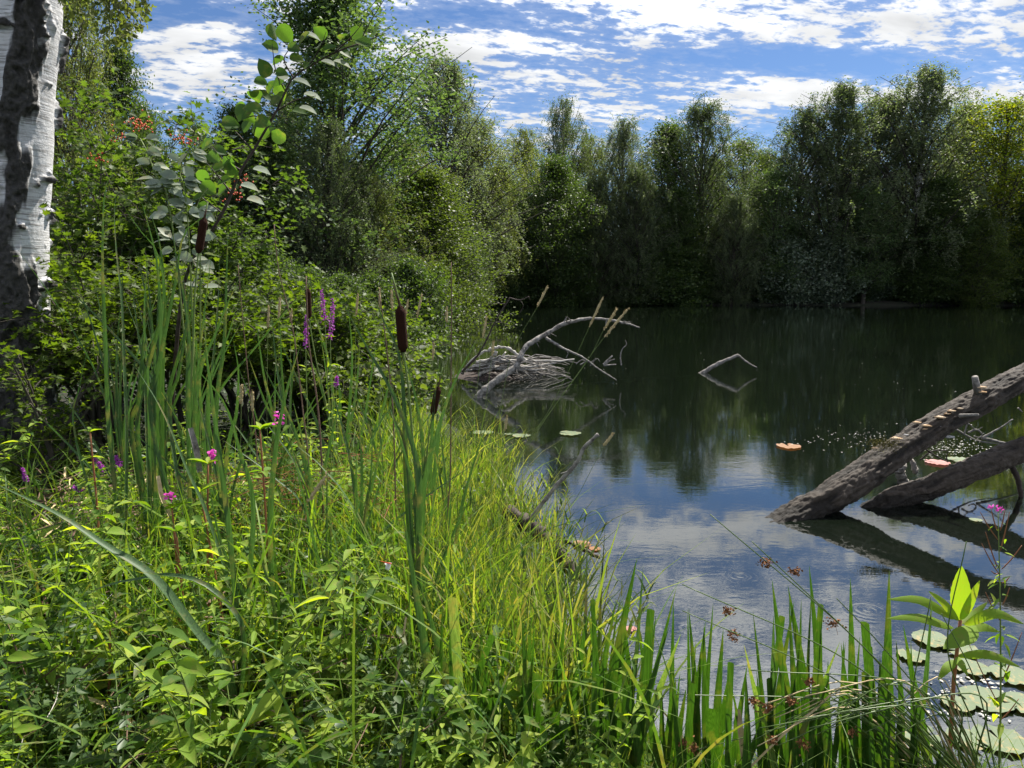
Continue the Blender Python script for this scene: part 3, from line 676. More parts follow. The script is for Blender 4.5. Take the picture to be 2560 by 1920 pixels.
# ---- generic shrub with shaped leaves
def near_shrub(name, label, cat, cx, cz_row, Y, rad, ht, ntw, nl, size, tmpl, leaf, bark, seed, group=None, stems=7, flat=.45, spread=1.0, k0=2):
    """multi-stemmed shrub: arching stems, twigs, leaves held on the twigs"""
    rng = np.random.RandomState(seed); p = at(cx, 715, Y); g = G(p[0], p[1]) - .05
    root = thing(name, label, cat, (p[0], p[1], g), group); tm = MB(); lf = MB(); base = np.array([p[0], p[1], g]); Ps, Ds = [], []
    for i in range(stems):
        az = i * 2.4 + rng.rand(); rr = rad * rng.uniform(.35, 1.0) * spread; h = ht * (1.05 - .45 * (rr / rad) ** 2) * rng.uniform(.8, 1.08)
        e = base + np.array([math.cos(az) * rr, math.sin(az) * rr, h])
        m_ = base + np.array([math.cos(az) * rr * .35, math.sin(az) * rr * .35, h * .62])
        S = smooth_path([base + rng.normal(size=3) * .08 * np.array([1, 1, 0]), m_, e], 12); tm.tube(S, np.linspace(.022, .004, 12), 5, cap=False)
        for j in range(ntw):
            k = rng.randint(k0, 12); q = S[k]; d = rdir(1, rng)[0]; d[2] = abs(d[2]) * .5 + .05; d[:2] += (q - base)[:2] * .4; d /= np.linalg.norm(d)
            L = rng.uniform(.3, .8) * rad * .55; tw = smooth_path([q, q + d * L * .5 + [0, 0, .04], q + d * L - [0, 0, .05 * L]], 7)
            tm.tube(tw, np.linspace(.006, .002, 7), 3, cap=False)
            u_ = rng.uniform(.15, 1.02, nl) * 6; kk = np.clip(u_.astype(int), 0, 5); q_ = tw[kk] + (tw[kk + 1] - tw[kk]) * (u_ - kk)[:, None]
            sd_ = np.cross(d, [0, 0, 1]); sd_ /= np.linalg.norm(sd_) + 1e-6
            sg = np.where(rng.rand(nl) > .5, 1, -1)[:, None]
            Dn = d[None] * .5 + sd_[None] * sg * .9 + rng.normal(size=(nl, 3)) * .35; Dn[:, 2] -= .15
            Ps.append(q_ + Dn * size * .3 + rng.normal(size=(nl, 3)) * size * .6); Ds.append(Dn)
    P = np.concatenate(Ps); D = np.concatenate(Ds); N = rng.normal(size=P.shape) * flat; N[:, 2] += 1
    lf.leaves(tmpl, P, D, N, size * rng.uniform(.55, 1.2, len(P)))
    tm.build('stem', bark, root); lf.build('foliage', leaf, root); return root
MP = 'field maple shrub'
for i, (cx, Y, rad, ht, lab) in enumerate([
    (240, 6.6, 1.3, 1.85, 'field maple shrub with yellow-green lobed leaves right beside the near birch trunk'),
    (430, 7.2, 1.4, 1.65, 'field maple shrub behind the tall reedmace leaves'),
    (610, 7.6, 1.3, 1.7, 'field maple shrub behind the thin brown stems'),
    (760, 8.2, 1.3, 1.35, 'field maple shrub spreading behind the purple flower spikes'),
    (900, 9.5, 1.3, 1.25, 'outermost low field maple shrub at the waterside behind the cattail spike'),
    (30, 7.4, 1.3, 1.7, 'field maple shrub at the left edge behind the near birch trunk')]):
    near_shrub('maple_shrub', lab, 'shrub', cx, 0, Y, rad, ht, 20, 17, .072, T_LOBED, M['maple'], M['bark'], 100 + i, 'field maple shrubs on the bank', stems=16, k0=6 if i in (0, 1, 2, 5) else 3)
near_shrub('maple_shrub', 'small maple sprays hanging before the foot of the near birch trunk', 'shrub', 95, 0, 5.2, .75, 1.25, 12, 14, .05, T_LOBED, M['maple'], M['bark'], 120, 'field maple shrubs on the bank', stems=9)
for i, (cx, Y, rad, ht, lab) in enumerate([(935, 7.2, .75, .95, 'round-leaved alder bush at the bank edge behind the blue-green reed leaves'), (1010, 8.6, .6, .75, 'small round-leaved alder bush between the cattail spike and the brush pile'), (860, 9.5, .9, 1.0, 'round-leaved alder bush below the low maple shrub')]):
    near_shrub('alder_bush', lab, 'bush', cx, 0, Y, rad, ht, 12, 12, .07, T_ROUND, M['alder_bright'], M['bark'], 160 + i, 'round-leaved alder bushes', stems=11)
vb = [near_shrub('berry_bush', lab, 'bush', cx, 0, Y, rad, ht, 22, 16, .10, T_LOBED, M['viburnum'], M['bark'], 140 + i, 'berry bushes', stems=15)
      for i, (cx, Y, rad, ht, lab) in enumerate([(370, 9.6, 1.5, 3.75, 'tall dark green bush with clusters of red berries'), (500, 9.9, 1.5, 3.3, 'slightly lower dark green bush right of the tall berry bush'), (235, 9.0, 1.4, 3.0, 'dark green bush between near birch trunk and tall berry bush')])]
def berries(root, spots):
    for px, py, Y in spots:
        mb = MB(); rng = np.random.RandomState(int(px)); c = at(px, py, Y)
        for _ in range(16):
            q = c + rng.normal(size=3) * np.array([.06, .06, .035]); th = np.arange(6) / 6 * 6.283
            for zz, rr in ((0, 1),):
                V = [q + [0, 0, .013]] + [q + np.array([.012 * math.cos(a), .012 * math.sin(a), 0]) for a in th] + [q - [0, 0, .013]]
                mb.add(V, np.array([[0, 1 + j, 1 + (j + 1) % 6] for j in range(6)] + [[7, 1 + (j + 1) % 6, 1 + j] for j in range(6)]))
        mb.build('berry_cluster', M['berry'], root)
berries(vb[0], [(345, 300, 8.6), (362, 312, 8.5), (300, 340, 8.5), (330, 318, 8.5), (240, 395, 8.3)]); berries(vb[1], [(445, 345, 8.9), (478, 350, 8.9), (605, 452, 8.6), (590, 485, 8.6)])

# ---- leaning branch with round leaves in front of the sky
hz = [(517, 602), (556, 533), (579, 483), (602, 425), (633, 378), (668, 317), (691, 278), (714, 228), (733, 193), (772, 166), (838, 131), (900, 108)]
HY = 5.2
hp = [gp(x, y, HY) for x, y in hz]; hb = gp(400, 900, 6.2); hb[2] = G(hb[0], hb[1])
hr = thing('hazel_sapling', 'slender dark sapling leaning right with large round green leaves against the sky', 'sapling', hb)
m_ = MB(); m_.tube(smooth_path([hb, gp(455, 740, 5.6)] + hp, 40), np.linspace(.02, .005, 40), 7)
tw_ = [((602, 425), (560, 400), (525, 360)), ((579, 483), (545, 440), (510, 400)), ((668, 317), (640, 290), (600, 300)), ((714, 228), (690, 180), (680, 110)),
       ((772, 166), (800, 120), (815, 80)), ((691, 278), (740, 250), (790, 240)), ((633, 378), (590, 330), (575, 320)), ((556, 533), (500, 490), (495, 470)), ((733, 193), (710, 150), (725, 120)), ((838, 131), (880, 90), (905, 60)), ((900, 108), (935, 95), (960, 84))]
for tw in tw_: m_.tube(smooth_path([gp(x, y, HY - .03 * i) for i, (x, y) in enumerate(tw)], 8), np.linspace(.006, .002, 8), 4, cap=False)
m_.build('stem', M['dark_twig'], hr)
LF = [(1760,210),(1850,220),(2080,210),(1750,300),(1900,310),(2045,300),(1800,390),(2130,310),(1705,440),(1830,480),(1700,530),(1800,520),(1650,620),(1660,670),(1780,650),(1820,600),(1580,730),(1500,800),(1530,880),(1600,820),(1640,700),(1920,380),(2060,390),(1940,720),(1700,790),(1650,820),(1330,945),(1430,975),(1380,1020),(1480,1050),(1410,1085),(1310,1140),(1440,1170),(1500,1110),(1360,1220),(1280,1280),(1310,1340),(1430,1240),(1800,880),(1560,700),(1740,860),(1620,760),(1720,620),(1850,560),(1990,420),(1960,250),(2230,230),(2320,210),(2270,300),(2350,270),(2240,340),(2420,230),(1760,560),(1690,860)]
lm = MB(); rng = np.random.RandomState(8); P, D, N, S = [], [], [], []
for x, y in LF:
    c = gp(x / 2.592 + rng.uniform(-3, 3), y / 2.592, HY + rng.uniform(-.12, .12)); d = rng.normal(size=3); d[2] = d[2] * .5 - .2; d[1] *= .4; d /= np.linalg.norm(d); s_ = rng.uniform(.085, .13)
    P.append(c - d * s_ / 2); D.append(d); n_ = rng.normal(size=3) * .5 + np.array([0, -.9, .6]); N.append(n_); S.append(s_)
lm.leaves(T_ROUND, P, D, N, np.array(S)); lm.build('foliage', M['hazel'], hr)
GLF = [(1960,220),(1970,610),(2080,400),(2160,400),(1640,1095),(1900,520),(1600,1290),(1560,1200),(1940,700)]
lm = MB(); P, D, N = [], [], []
for x, y in GLF:
    P.append(gp(x / 2.592, y / 2.592, HY)); D.append([1, .1, -.15]); N.append([.1, -.5, 1])
lm.leaves(T_ROUND, P, D, N, .12); o_ = lm.build('foliage', M['grey_leaf'], hr); o_['label'] = 'pale wilted leaves of the sapling'
# grey-backed leafy shoots
gb = gp(480, 900, 5.4); gb[2] = G(gb[0], gb[1])
gr = thing('grey_leaved_shoot', 'shoot of drooping pale grey-green leaves in front of the berry bush', 'plant', gb)
m_ = MB(); lm = MB(); rng = np.random.RandomState(12)
for pts, n_ in [(((480, 900), (430, 560), (390, 440), (350, 345), (318, 350)), 48), (((480, 900), (470, 560), (450, 430), (480, 370), (500, 375)), 44), (((480, 900), (500, 620), (490, 520), (520, 470)), 14)]:
    S = smooth_path([gb if i == 0 else gp(x, y, 5.0) for i, (x, y) in enumerate(pts)], 30); m_.tube(S, np.linspace(.009, .003, 30), 5)
    t = rng.uniform(.66, 1, n_); q = S[(t * 29).astype(int)]; sg = np.where(rng.rand(n_) > .5, 1., -1.)[:, None]
    D = np.array([[1, 0, -.25]]) * sg + rng.normal(size=(n_, 3)) * .3; N = np.array([[0, -.75, .8]]) + rng.normal(size=(n_, 3)) * .3
    lm.leaves(T_OVAL, q + D * .02, D, N, rng.uniform(.07, .115, n_))
m_.build('stem', M['stem'], gr); lm.build('foliage', M['grey_leaf'], gr)

# ---- reedmace (cattail) plants: explicit leaves seen in the photo
def px_path(pts, Y, dY=0.0):
    n = len(pts); return [gp(p[0], p[1], Y + dY * (1 - i / (n - 1)) + (p[2] if len(p) > 2 else 0)) for i, p in enumerate(pts)]
def cattail(label, base, Y, leaves, spikes=(), mat='cattail', w=.022, group='reedmace plants', seed=0):
    """leaves: lists of (px,py) from the tip down; each runs on to the plant's foot"""
    f = at(base[0], base[1], Y); f[2] = G(f[0], f[1]) - .03
    root = thing('cattail_plant', label, 'reed', f, group); rng = np.random.RandomState(seed)
    for L in leaves:
        ww = w; pts = L
        if isinstance(L[0], (int, float)): ww = L[0]; pts = L[1]
        q = px_path(pts, Y + rng.uniform(-.12, .12))[::-1]
        foot = f + np.r_[rng.uniform(-.04, .04, 2), 0]
        if q[0][2] > f[2] + .12: q = [foot] + q
        mb = MB(); mb.blade(q, ww, fold=.22, tip=.45, n=26, roll=rng.uniform(-.7, .7)); mb.build('leaf', M[mat], root)
    for top, hi, lo, path in spikes:
        S = px_path([top, hi, lo] + list(path), Y)[::-1]
        if S[0][2] > f[2] + .1: S = [f] + S
        mb = MB(); mb.tube(smooth_path(S, 30), np.linspace(.006, .0035, 30), 6); mb.build('stalk', M['stem'], root)
        a, b = gp(*hi, Y), gp(*lo, Y); L_ = np.linalg.norm(a - b); rad = SPR
        t = np.linspace(0, 1, 26); pr = np.clip(np.minimum(t, 1 - t) * 9, 0.25, 1) ** .5 * rad * (1 + .06 * fbm(np.c_[t * 9, t * 0, t * 0], 2, 4))
        mb = MB(); mb.tube(b + (a - b) * t[:, None], pr, 18); mb.build('spike', M['spike'], root)
        mb = MB(); mb.tube([a, gp(*top, Y)], [.0055, .002], 6); mb.build('spike_tip', M['dead_stem'], root)
    return root
SPR = .0185
cattail('reedmace with the large dark brown spike in the centre of the bank', (1044, 1500), 2.7,
        [[(926, 721), (958, 800), (996, 880), (1010, 1010), (1019, 1258)], [(853, 752), (930, 890), (985, 990), (1034, 1123), (1050, 1280)],
         [(1193, 848), (1139, 949), (1104, 1045), (1069, 1173), (1055, 1300)], [.02, [(960, 1020), (975, 1030), (1015, 1146), (1040, 1290)]],
         [.016, [(888, 1182), (925, 1110), (970, 1024), (990, 1060), (1020, 1180)]]],
        [((978, 682), (1000, 765), (1008, 880), [(1020, 960), (1038, 1180), (1046, 1300)])], seed=1)
cattail('reedmace with a small dark spike right of the largest one', (1070, 1400), 3.9, [[(1000, 860), (1040, 1000), (1060, 1180)], [(1100, 905), (1085, 1010), (1075, 1200)], [(1160, 905), (1110, 1020), (1085, 1200)]],
        [((1106, 918), (1096, 968), (1082, 1037), [(1070, 1110), (1062, 1250)])], seed=2)
cattail('reedmace with a dark spike high up against the berry bush', (468, 1120), 3.6,
        [[(539, 529), (463, 579), (436, 717), (400, 900), (380, 1060)], [(483, 640), (471, 767), (448, 930), (425, 1057)], [(430, 560), (440, 640), (470, 820), (470, 1000)], [(600, 690), (540, 830), (490, 1000)]],
        [((519, 506), (511, 545), (496, 633), [(486, 760), (480, 930), (470, 1060)])], seed=3)
cattail('tall reedmace leaves standing over the dark hollow, leftmost of all', (285, 1130), 3.4,
        [[(284, 425), (262, 480), (256, 620), (259, 756), (266, 910), (276, 1119)], [(299, 456), (286, 520), (292, 640), (305, 756), (312, 950), (317, 1092)], [.012, [(228, 842), (200, 960), (190, 1100)]]], seed=4)
cattail('fan of tall reedmace leaves left of the high spike', (375, 1100), 3.7,
        [[(307, 510), (345, 570), (390, 625), (409, 717), (395, 900), (386, 1065)], [(373, 513), (385, 560), (401, 618), (412, 760), (405, 980)], [(349, 490), (370, 560), (395, 680), (400, 900)],
         [(365, 680), (362, 800), (345, 1000), (330, 1090)], [(420, 690), (395, 830), (360, 960), (345, 1100)], [(455, 620), (420, 740), (372, 900), (345, 1080)], [(370, 640), (360, 800), (372, 1000)], [(330, 720), (345, 830), (365, 1000)], [.02, [(418, 770), (405, 880), (385, 980), (378, 1080)]]], seed=5)
cattail('reedmace leaves right of the high spike before the maple shrub', (515, 1120), 3.9,
        [[(549, 640), (545, 760), (530, 930), (515, 1060)], [(570, 560), (566, 700), (560, 860), (540, 1040)], [(595, 750), (570, 840), (535, 920), (520, 1010)], [(470, 700), (490, 860), (505, 1040)], [.026, [(583, 850), (596, 930), (590, 1040), (570, 1120)]]], seed=6)
cattail('nearer reedmace with crossing leaves in the middle of the herb bank', (600, 1640), 2.6,
        [[.021, [(512, 771), (514, 860), (525, 960), (567, 1277), (590, 1500)]], [.017, [(338, 916), (405, 1026), (471, 1180), (520, 1290), (575, 1480)]], [.02, [(477, 906), (560, 1007), (600, 1130), (633, 1258), (622, 1480)]]], seed=7)
cattail('reedmace with one leaf pointing steeply right before the pink flower', (690, 1680), 2.6,
        [[.022, [(753, 856), (714, 987), (687, 1142), (676, 1320), (688, 1560)]], [.012, [(640, 1290), (650, 1380), (690, 1560)]], [.014, [(520, 1200), (560, 1380), (660, 1600)]]], seed=8)
cattail('reedmace leaves lying slantwise across the lower left herbs', (600, 1720), 2.35,
        [[.03, [(-20, 1205), (147, 1285), (260, 1360), (386, 1442), (502, 1589), (570, 1680)]], [.017, [(185, 1504), (260, 1465), (347, 1446), (420, 1436), (502, 1454), (570, 1510), (610, 1600)]], [.02, [(380, 1470), (470, 1560), (570, 1660)]]], seed=9)
cattail('blue-green reedmace leaves in front of the brush pile', (850, 1180), 5.2,
        [[(742, 700), (790, 800), (830, 960)], [(870, 760), (880, 900), (868, 1080)], [(800, 830), (815, 930), (830, 1080)], [(900, 850), (890, 980), (870, 1100)], [(940, 860), (925, 960), (900, 1100)], [(760, 860), (800, 960), (830, 1090)],
         [(840, 880), (850, 1000), (850, 1100)], [(980, 900), (960, 1010), (920, 1120)], [(700, 850), (740, 940), (800, 1080)]], [((772, 700), (770, 722), (773, 795), [(790, 900), (830, 1080)])], seed=10)
cattail('thin reedmace leaves behind the tan grass heads', (720, 1150), 4.6,
        [[(640, 800), (660, 940), (690, 1080)], [(700, 800), (705, 940), (715, 1080)], [(745, 790), (735, 900), (725, 1050)], [(620, 890), (660, 1000), (700, 1100)], [(676, 760), (690, 900), (710, 1060)]], seed=11)
rng0 = np.random.RandomState(77)
for i, (cx, cy, Y, n_, lab) in enumerate([(560, 1330, 3.6, 6, 'low reedmace tuft under the pink flower'), (790, 1330, 3.5, 7, 'reedmace tuft in the rusty dead weeds'), (900, 1420, 3.2, 7, 'reedmace tuft left of the largest cattail stalk'), (1130, 1420, 3.5, 6, 'reedmace tuft behind the grass left of the rotten branch'),
        (300, 1130, 4.4, 9, 'dark reedmace stand at the left of the hollow'), (400, 1120, 4.5, 10, 'dark reedmace stand in the middle of the hollow'), (480, 1130, 4.4, 9, 'dark reedmace stand at the right of the hollow'),
        (960, 1240, 4.4, 7, 'reedmace tuft behind the bent reed leaf'), (680, 1240, 4.2, 6, 'reedmace tuft behind the pink flower'), (820, 1560, 2.9, 6, 'reedmace tuft in the middle of the lower herbs'), (330, 1330, 3.8, 5, 'reedmace tuft over the dead reed mat'), (1060, 1600, 2.7, 6, 'reedmace tuft left of the iris clumps')]):
    Ls = []
    for _ in range(n_):
        h = rng0.uniform(260, 520) * 2.9 / Y * (1.55 if 'hollow' in lab else 1); lean = rng0.normal() * 90; Ls.append([rng0.uniform(.012, .021), [(cx + lean * 1.25 + rng0.normal() * 12, cy - h), (cx + lean * .6, cy - h * .6), (cx + lean * .15, cy - h * .2)]])
    cattail(lab, (cx, cy), Y, Ls, seed=40 + i)
# brown bare stems
for i, (pts, Y, w_, lab) in enumerate([(((595, 663), (605, 780), (625, 987), (640, 1100)), 4.0, .004, 'bare dark stem standing before the maple shrub'),
        (((685, 560), (694, 660), (712, 740), (734, 833), (757, 1026), (770, 1150)), 3.8, .0045, 'tall leaning dead brown reed stem left of the purple flowers'),
        (((1128, 655), (1129, 760), (1128, 900), (1126, 1180), (1120, 1300)), 3.2, .0045, 'straight brown reed stem standing in front of the water'),
        (((765, 690), (768, 780), (772, 860), (800, 1080)), 3.6, .006, 'fluffy old reedmace stem beside the purple flowers'),
        (((948, 735), (958, 800), (975, 950), (985, 1090)), 3.6, .005, 'brown reed stem left of the largest cattail spike'),
        (((20, 1560), (60, 1680), (120, 1830)), 2.3, .004, 'dark bare stem in the lower left corner')]):
    S = px_path(pts, Y); g = S[-1].copy(); g[2] = G(g[0], g[1]); mb = MB(); mb.tube(smooth_path(S + [g], 24), np.linspace(w_ * .5, w_, 24), 6)
    tag(mb.build('dead_reed_stem', M['dead_stem'], None, g), lab, 'stem', 'bare reed stems')

# ---- iris plants along the bottom: (tip, base, width, material, cut?)
IR = [[((1930,1450),(1992,1898),27,'iris',0),((1970,1465),(2030,1905),32,'iris',0),((2028,1488),(2022,1820),14,'iris',0),((2023,1415),(2061,1905),24,'iris',0),((1934,1539),(1922,1898),22,'cattail',0),((1860,1612),(1922,1859),20,'iris_pale',0)],
      [((2126,1446),(2134,1851),26,'iris',0),((2109,1602),(2107,1913),22,'iris',0),((2100,1604),(2034,1762),14,'iris_pale',0),((2060,1700),(2075,1900),26,'iris',1),((2150,1590),(2120,1880),16,'iris',0)],
      [((2223,1427),(2223,1898),34,'iris',0),((2258,1562),(2300,1793),26,'iris',0),((2330,1496),(2285,1905),18,'cattail',0),((2200,1640),(2190,1890),24,'iris',0),((2240,1600),(2250,1890),22,'iris',0),((2170,1700),(2205,1900),28,'iris',1)],
      [((1764,1554),(1737,1898),24,'iris',0),((1740,1600),(1722,1898),14,'iris',0),((1783,1778),(1795,1905),38,'iris',1),((1822,1697),(1840,1850),12,'iris',0),((1700,1680),(1690,1890),16,'iris',0),((1845,1830),(1850,1930),20,'iris',1)],
      [((1592,1396),(1509,1859),36,'iris',0),((1608,1415),(1572,1803),18,'cattail',0),((1540,1500),(1490,1840),20,'iris',0),((1484,1604),(1448,1913),26,'iris',0),((1560,1690),(1530,1900),30,'iris',1)],
      [((1691,1469),(1606,1801),16,'iris',0),((1702,1585),(1610,1820),24,'iris_pale',0),((1673,1566),(1567,1859),22,'iris',0),((1679,1712),(1660,1913),28,'iris',0),((1679,1670),(1702,1913),18,'iris',0),((1594,1550),(1641,1913),20,'iris',0)],
      [((1052,1465),(1162,1913),32,'cattail',0),((1007,1280),(1110,1913),28,'cattail',0),((1131,1496),(1158,1913),28,'iris_pale',1),((1100,1680),(1030,1900),26,'iris',1)],
      [((1233,1747),(1235,1913),24,'iris',1),((1314,1651),(1280,1850),22,'iris_pale',1),((1231,1589),(1170,1783),18,'iris',1),((1195,1600),(1292,1800),16,'cattail',0),((1189,1824),(1200,1950),36,'iris',1),((1166,1690),(1170,1900),14,'iris',0)],
      [((1336,1550),(1324,1859),15,'iris',0),((1343,1685),(1363,1900),28,'iris',1),((1290,1640),(1330,1880),20,'iris',0),((1262,1828),(1400,1925),38,'iris',0),((1509,1805),(1417,1905),18,'cattail',0),((1385,1790),(1390,1930),24,'iris',1),((1430,1740),(1445,1920),22,'iris',1)]]
ILAB = ['iris clump with two broad dark blades in the middle of the water edge', 'iris clump with a single tall notched blade right of the middle pair', 'iris clump with the broadest straight blade beside the balsam', 'short iris clump with a bitten-off broad stub and one slim blade',
        'iris clump with the tallest thick blade in front of the water', 'fan of slender iris blades right of the tallest thick blade', 'grey-green iris clump at the foot of the grass, leftmost', 'iris clump of chopped square-ended leaves in the bottom middle', 'iris clump with a blade lying flat at the bottom centre']
for k, (cl, lab) in enumerate(zip(IR, ILAB)):
    Y = 2.35 - .02 * k; xm = sum(c[1][0] for c in cl) / len(cl); f = at(xm, 1960, Y); f[2] = G(f[0], f[1]) - .03
    root = thing('iris_plant', lab, 'plant', f, 'iris plants along the near water edge'); rng = np.random.RandomState(50 + k)
    for tip, bs, wpx, mt, cut in cl:
        a, b = np.array(tip, float), np.array(bs, float); e = b + (b - a) * (2120 - b[1]) / max(60, (b[1] - a[1])) if b[1] - a[1] > 100 else b
        yj = Y + rng.uniform(-.12, .1); q = [gp(*e, yj + .02), gp(*b, yj), gp(*(a * .45 + b * .55 + rng.normal(size=2) * 5), yj - .02), gp(*a, yj - .06 + rng.uniform(-.05, .05))]
        if q[0][2] > f[2] + .1 and b[1] - a[1] > 100: q = [np.r_[q[0][:2], f[2]]] + q
        mb = MB(); mb.blade(q, wpx * Y / F * 1.05, fold=.25, tip=.5, cut=bool(cut), n=20, roll=rng.uniform(-.35, .35)); o_ = mb.build('leaf', M[mt], root)
    for j in range(19):   # short neighbours that fill the foot of the clump
        x0 = xm + rng.uniform(-95, 95); h = 70 + 400 * rng.rand() ** 1.5; p0 = at(x0, 2000, Y + rng.uniform(-.15, .2)); p0[2] = f[2]
        tp = at(x0 + rng.uniform(-60, 60), 1960 - h, p0[1] - .05); mb = MB(); mb.blade([p0, (p0 + tp) / 2 + rng.normal(size=3) * .01, tp], rng.uniform(.016, .034), fold=.25, tip=.5, cut=rng.rand() < .16, n=14, roll=rng.uniform(-.5, .5)); mb.build('leaf', M['iris'], root)

# ---- fallen logs reaching over the water
def log_obj(label, pts, rads, seed):
    P = [np.array(p) for p in pts]; root = thing('fallen_trunk', label, 'log', P[0], 'fallen trunks in the water')
    bark_tube(P, rads, 128, 420, lambda TH, LL, Q: np.ones_like(TH), .034, 'trunk', M['log_bark'], root, elong=9, seed=seed); return root
def zrow(px, py, Y): return at(px, py, Y)
lg1 = log_obj('upper of two fallen trunks, rising from the water to the right with pale bracket fungi', [at(1870, 1375, 6.0), at(1975, 1303, 6.3), at(2088, 1236, 6.45), at(2200, 1160, 6.65), at(2314, 1081, 6.85), at(2440, 1008, 7.0), at(2560, 943, 7.2), at(2750, 850, 7.5), at(2950, 740, 7.8)], [.092, .098, .098, .090, .080, .078, .074, .07, .065], 3)
lg2 = log_obj('lower of two fallen trunks, darker and half hidden behind the other', [at(2110, 1325, 6.5), at(2215, 1258, 6.65), at(2330, 1215, 6.75), at(2440, 1171, 6.8), at(2560, 1118, 6.9), at(2800, 995, 7.0)], [.052, .060, .066, .068, .066, .06], 8)
# snag stub
mb = MB(); mb.tube([at(2445, 985, 6.95), at(2437, 942, 6.9)], [.035, .027], 10); mb.build('stub', M['twig'], lg1)
mb = MB(); mb.tube([at(2400, 1040, 6.7), at(2446, 1037, 6.55)], [.022, .012], 8); mb.build('stub', M['twig'], lg1)
for i, (px, py, r_, m_) in enumerate([(2452, 968, .055, 'fungus'), (2455, 980, .045, 'fungus'), (2400, 1021, .035, 'fungus'), (2378, 1027, .04, 'fungus'), (2368, 1034, .03, 'fungus'), (2350, 1043, .05, 'fungus'), (2322, 1065, .03, 'fungus'), (2315, 1064, .04, 'fungus'), (2292, 1056, .04, 'fungus'), (2240, 1096, .055, 'fungus'), (2188, 1120, .035, 'fungus'), (2265, 1087, .025, 'fungus_grey'), (2350, 1065, .035, 'fungus_grey'), (2372, 1092, .055, 'fungus_grey'), (2304, 1100, .02, 'fungus_grey'), (2310, 1072, .03, 'fungus')]):
    c = at(px, py, np.interp(px, [2088, 2200, 2314, 2440, 2560], [6.45, 6.65, 6.85, 7.0, 7.2]) - .105); th = np.linspace(math.pi * .9, math.pi * 2.1, 13)
    n_ = len(th); rr = r_ * (1 + .12 * np.sin(th * 5 + i)); hx = r_ * .22
    top = np.stack([c[0] + np.cos(th) * rr, c[1] + np.sin(th) * rr * .8, np.full(n_, c[2] + hx * .3)], 1); bot = top * 1.0; bot[:, 2] -= hx
    bot[:, :2] = c[:2] + (bot[:, :2] - c[:2]) * .8; ct = np.array([c[0], c[1] + r_ * .5, c[2] + hx]); cb = np.array([c[0], c[1] + r_ * .5, c[2] - hx])
    V = np.vstack([top, bot, ct, cb]); fs = [[j, j + 1, n_ + j + 1, n_ + j] for j in range(n_ - 1)]
    mb = MB(); mb.add(V, np.array(fs)); mb.f.append((np.array([[j, 2 * n_, j + 1] for j in range(n_ - 1)]), 0)); mb.mi.append(0); mb.f.append((np.array([[n_ + j, n_ + j + 1, 2 * n_ + 1] for j in range(n_ - 1)]), 0)); mb.mi.append(0)
    mb.build('bracket_fungus', M[m_], lg1)
mb = MB(); rng = np.random.RandomState(4); n_ = 900; P = np.array([at(2205 + x, 1110 + y, 6.66 - .12) for x, y in zip(rng.normal(size=n_) * 22, rng.normal(size=n_) * 8)]); mb.leaves(T_DIAM, P + rng.normal(size=(n_, 3)) * .01, rdir(n_, rng), rdir(n_, rng), .012); mb.build('moss', M['moss'], lg1)

# ---- dead branches in the water
def branch_thing(label, lines, mat='twig', name='dead_branch', group='dead branches in the water', k=8, rough=.10, seed=0):
    root = None; rng = np.random.RandomState(seed); mb = MB(); o0 = None
    for pts, r0, r1 in lines:
        S = smooth_path(pts, max(12, 8 * len(pts))); n = len(S); S = S + rng.normal(size=S.shape) * r0 * .07
        if o0 is None: o0 = S[0]
        mb.tube(S, np.linspace(r0, r1, n) * (1 + rough * rng.normal(size=n)).clip(.6, 1.5), k)
    return tag(mb.build(name, M[mat], None, o0), label, 'branch', group)
A = lambda Y, *p: [at(x, y, Y + i * .0) for i, (x, y) in enumerate(p)]
def twiglets(base, n, L, seed, r=.006):
    rng = np.random.RandomState(seed); o = []
    B = smooth_path(base, 40)
    for _ in range(n):
        q = B[rng.randint(3, 39)]; d = rng.normal(size=3); d[2] = abs(d[2]) * rng.choice([-1, 1]); d /= np.linalg.norm(d); o.append(([q, q + d * L * rng.uniform(.3, 1)], r, .002))
    return o
main = [at(1187, 1000, 13.3), at(1230, 960, 13.4), at(1290, 915, 13.6), at(1312, 870, 13.8), at(1360, 838, 14), at(1415, 808, 14.1), at(1475, 797, 14.2), at(1540, 803, 14.3), at(1600, 819, 14.4)]
branch_thing('long arching grey dead branch curving out of the water in the middle', [(main, .075, .015), (A(13.9, (1365, 845), (1410, 872), (1455, 893), (1500, 925), (1542, 951)), .03, .01), (A(14.1, (1403, 815), (1418, 792)), .02, .006)] + twiglets(main, 26, .25, 3, .012), seed=2)
branch_thing('white forked stick making a peak above its reflection on the open water', [(A(17.2, (1745, 940), (1790, 912), (1845, 888)), .055, .04), (A(17.2, (1845, 888), (1868, 906), (1892, 919)), .03, .012)], seed=3)
branch_thing('thin wavy upright twig right of the arching branch', [(A(16, (1553, 913), (1551, 890), (1556, 872), (1566, 862), (1563, 850)), .016, .006)], seed=4)
branch_thing('small pale forked snag low on the water right of the brush pile', [(A(15.5, (1509, 912), (1520, 900), (1530, 890)), .03, .015), (A(15.5, (1509, 912), (1525, 902), (1536, 898)), .025, .01), (A(15.5, (1509, 914), (1540, 911)), .02, .01)], seed=5)
branch_thing('tangle of thin pale twigs on the water below the arching branch', [(A(15.3, (1440, 910), (1455, 900), (1475, 906), (1490, 895)), .012, .005), (A(15.3, (1450, 912), (1470, 902), (1482, 912)), .012, .005), (A(15.3, (1475, 915), (1492, 897), (1500, 905)), .012, .005), (A(15.3, (1415, 895), (1420, 885), (1418, 880)), .01, .005)], seed=6)
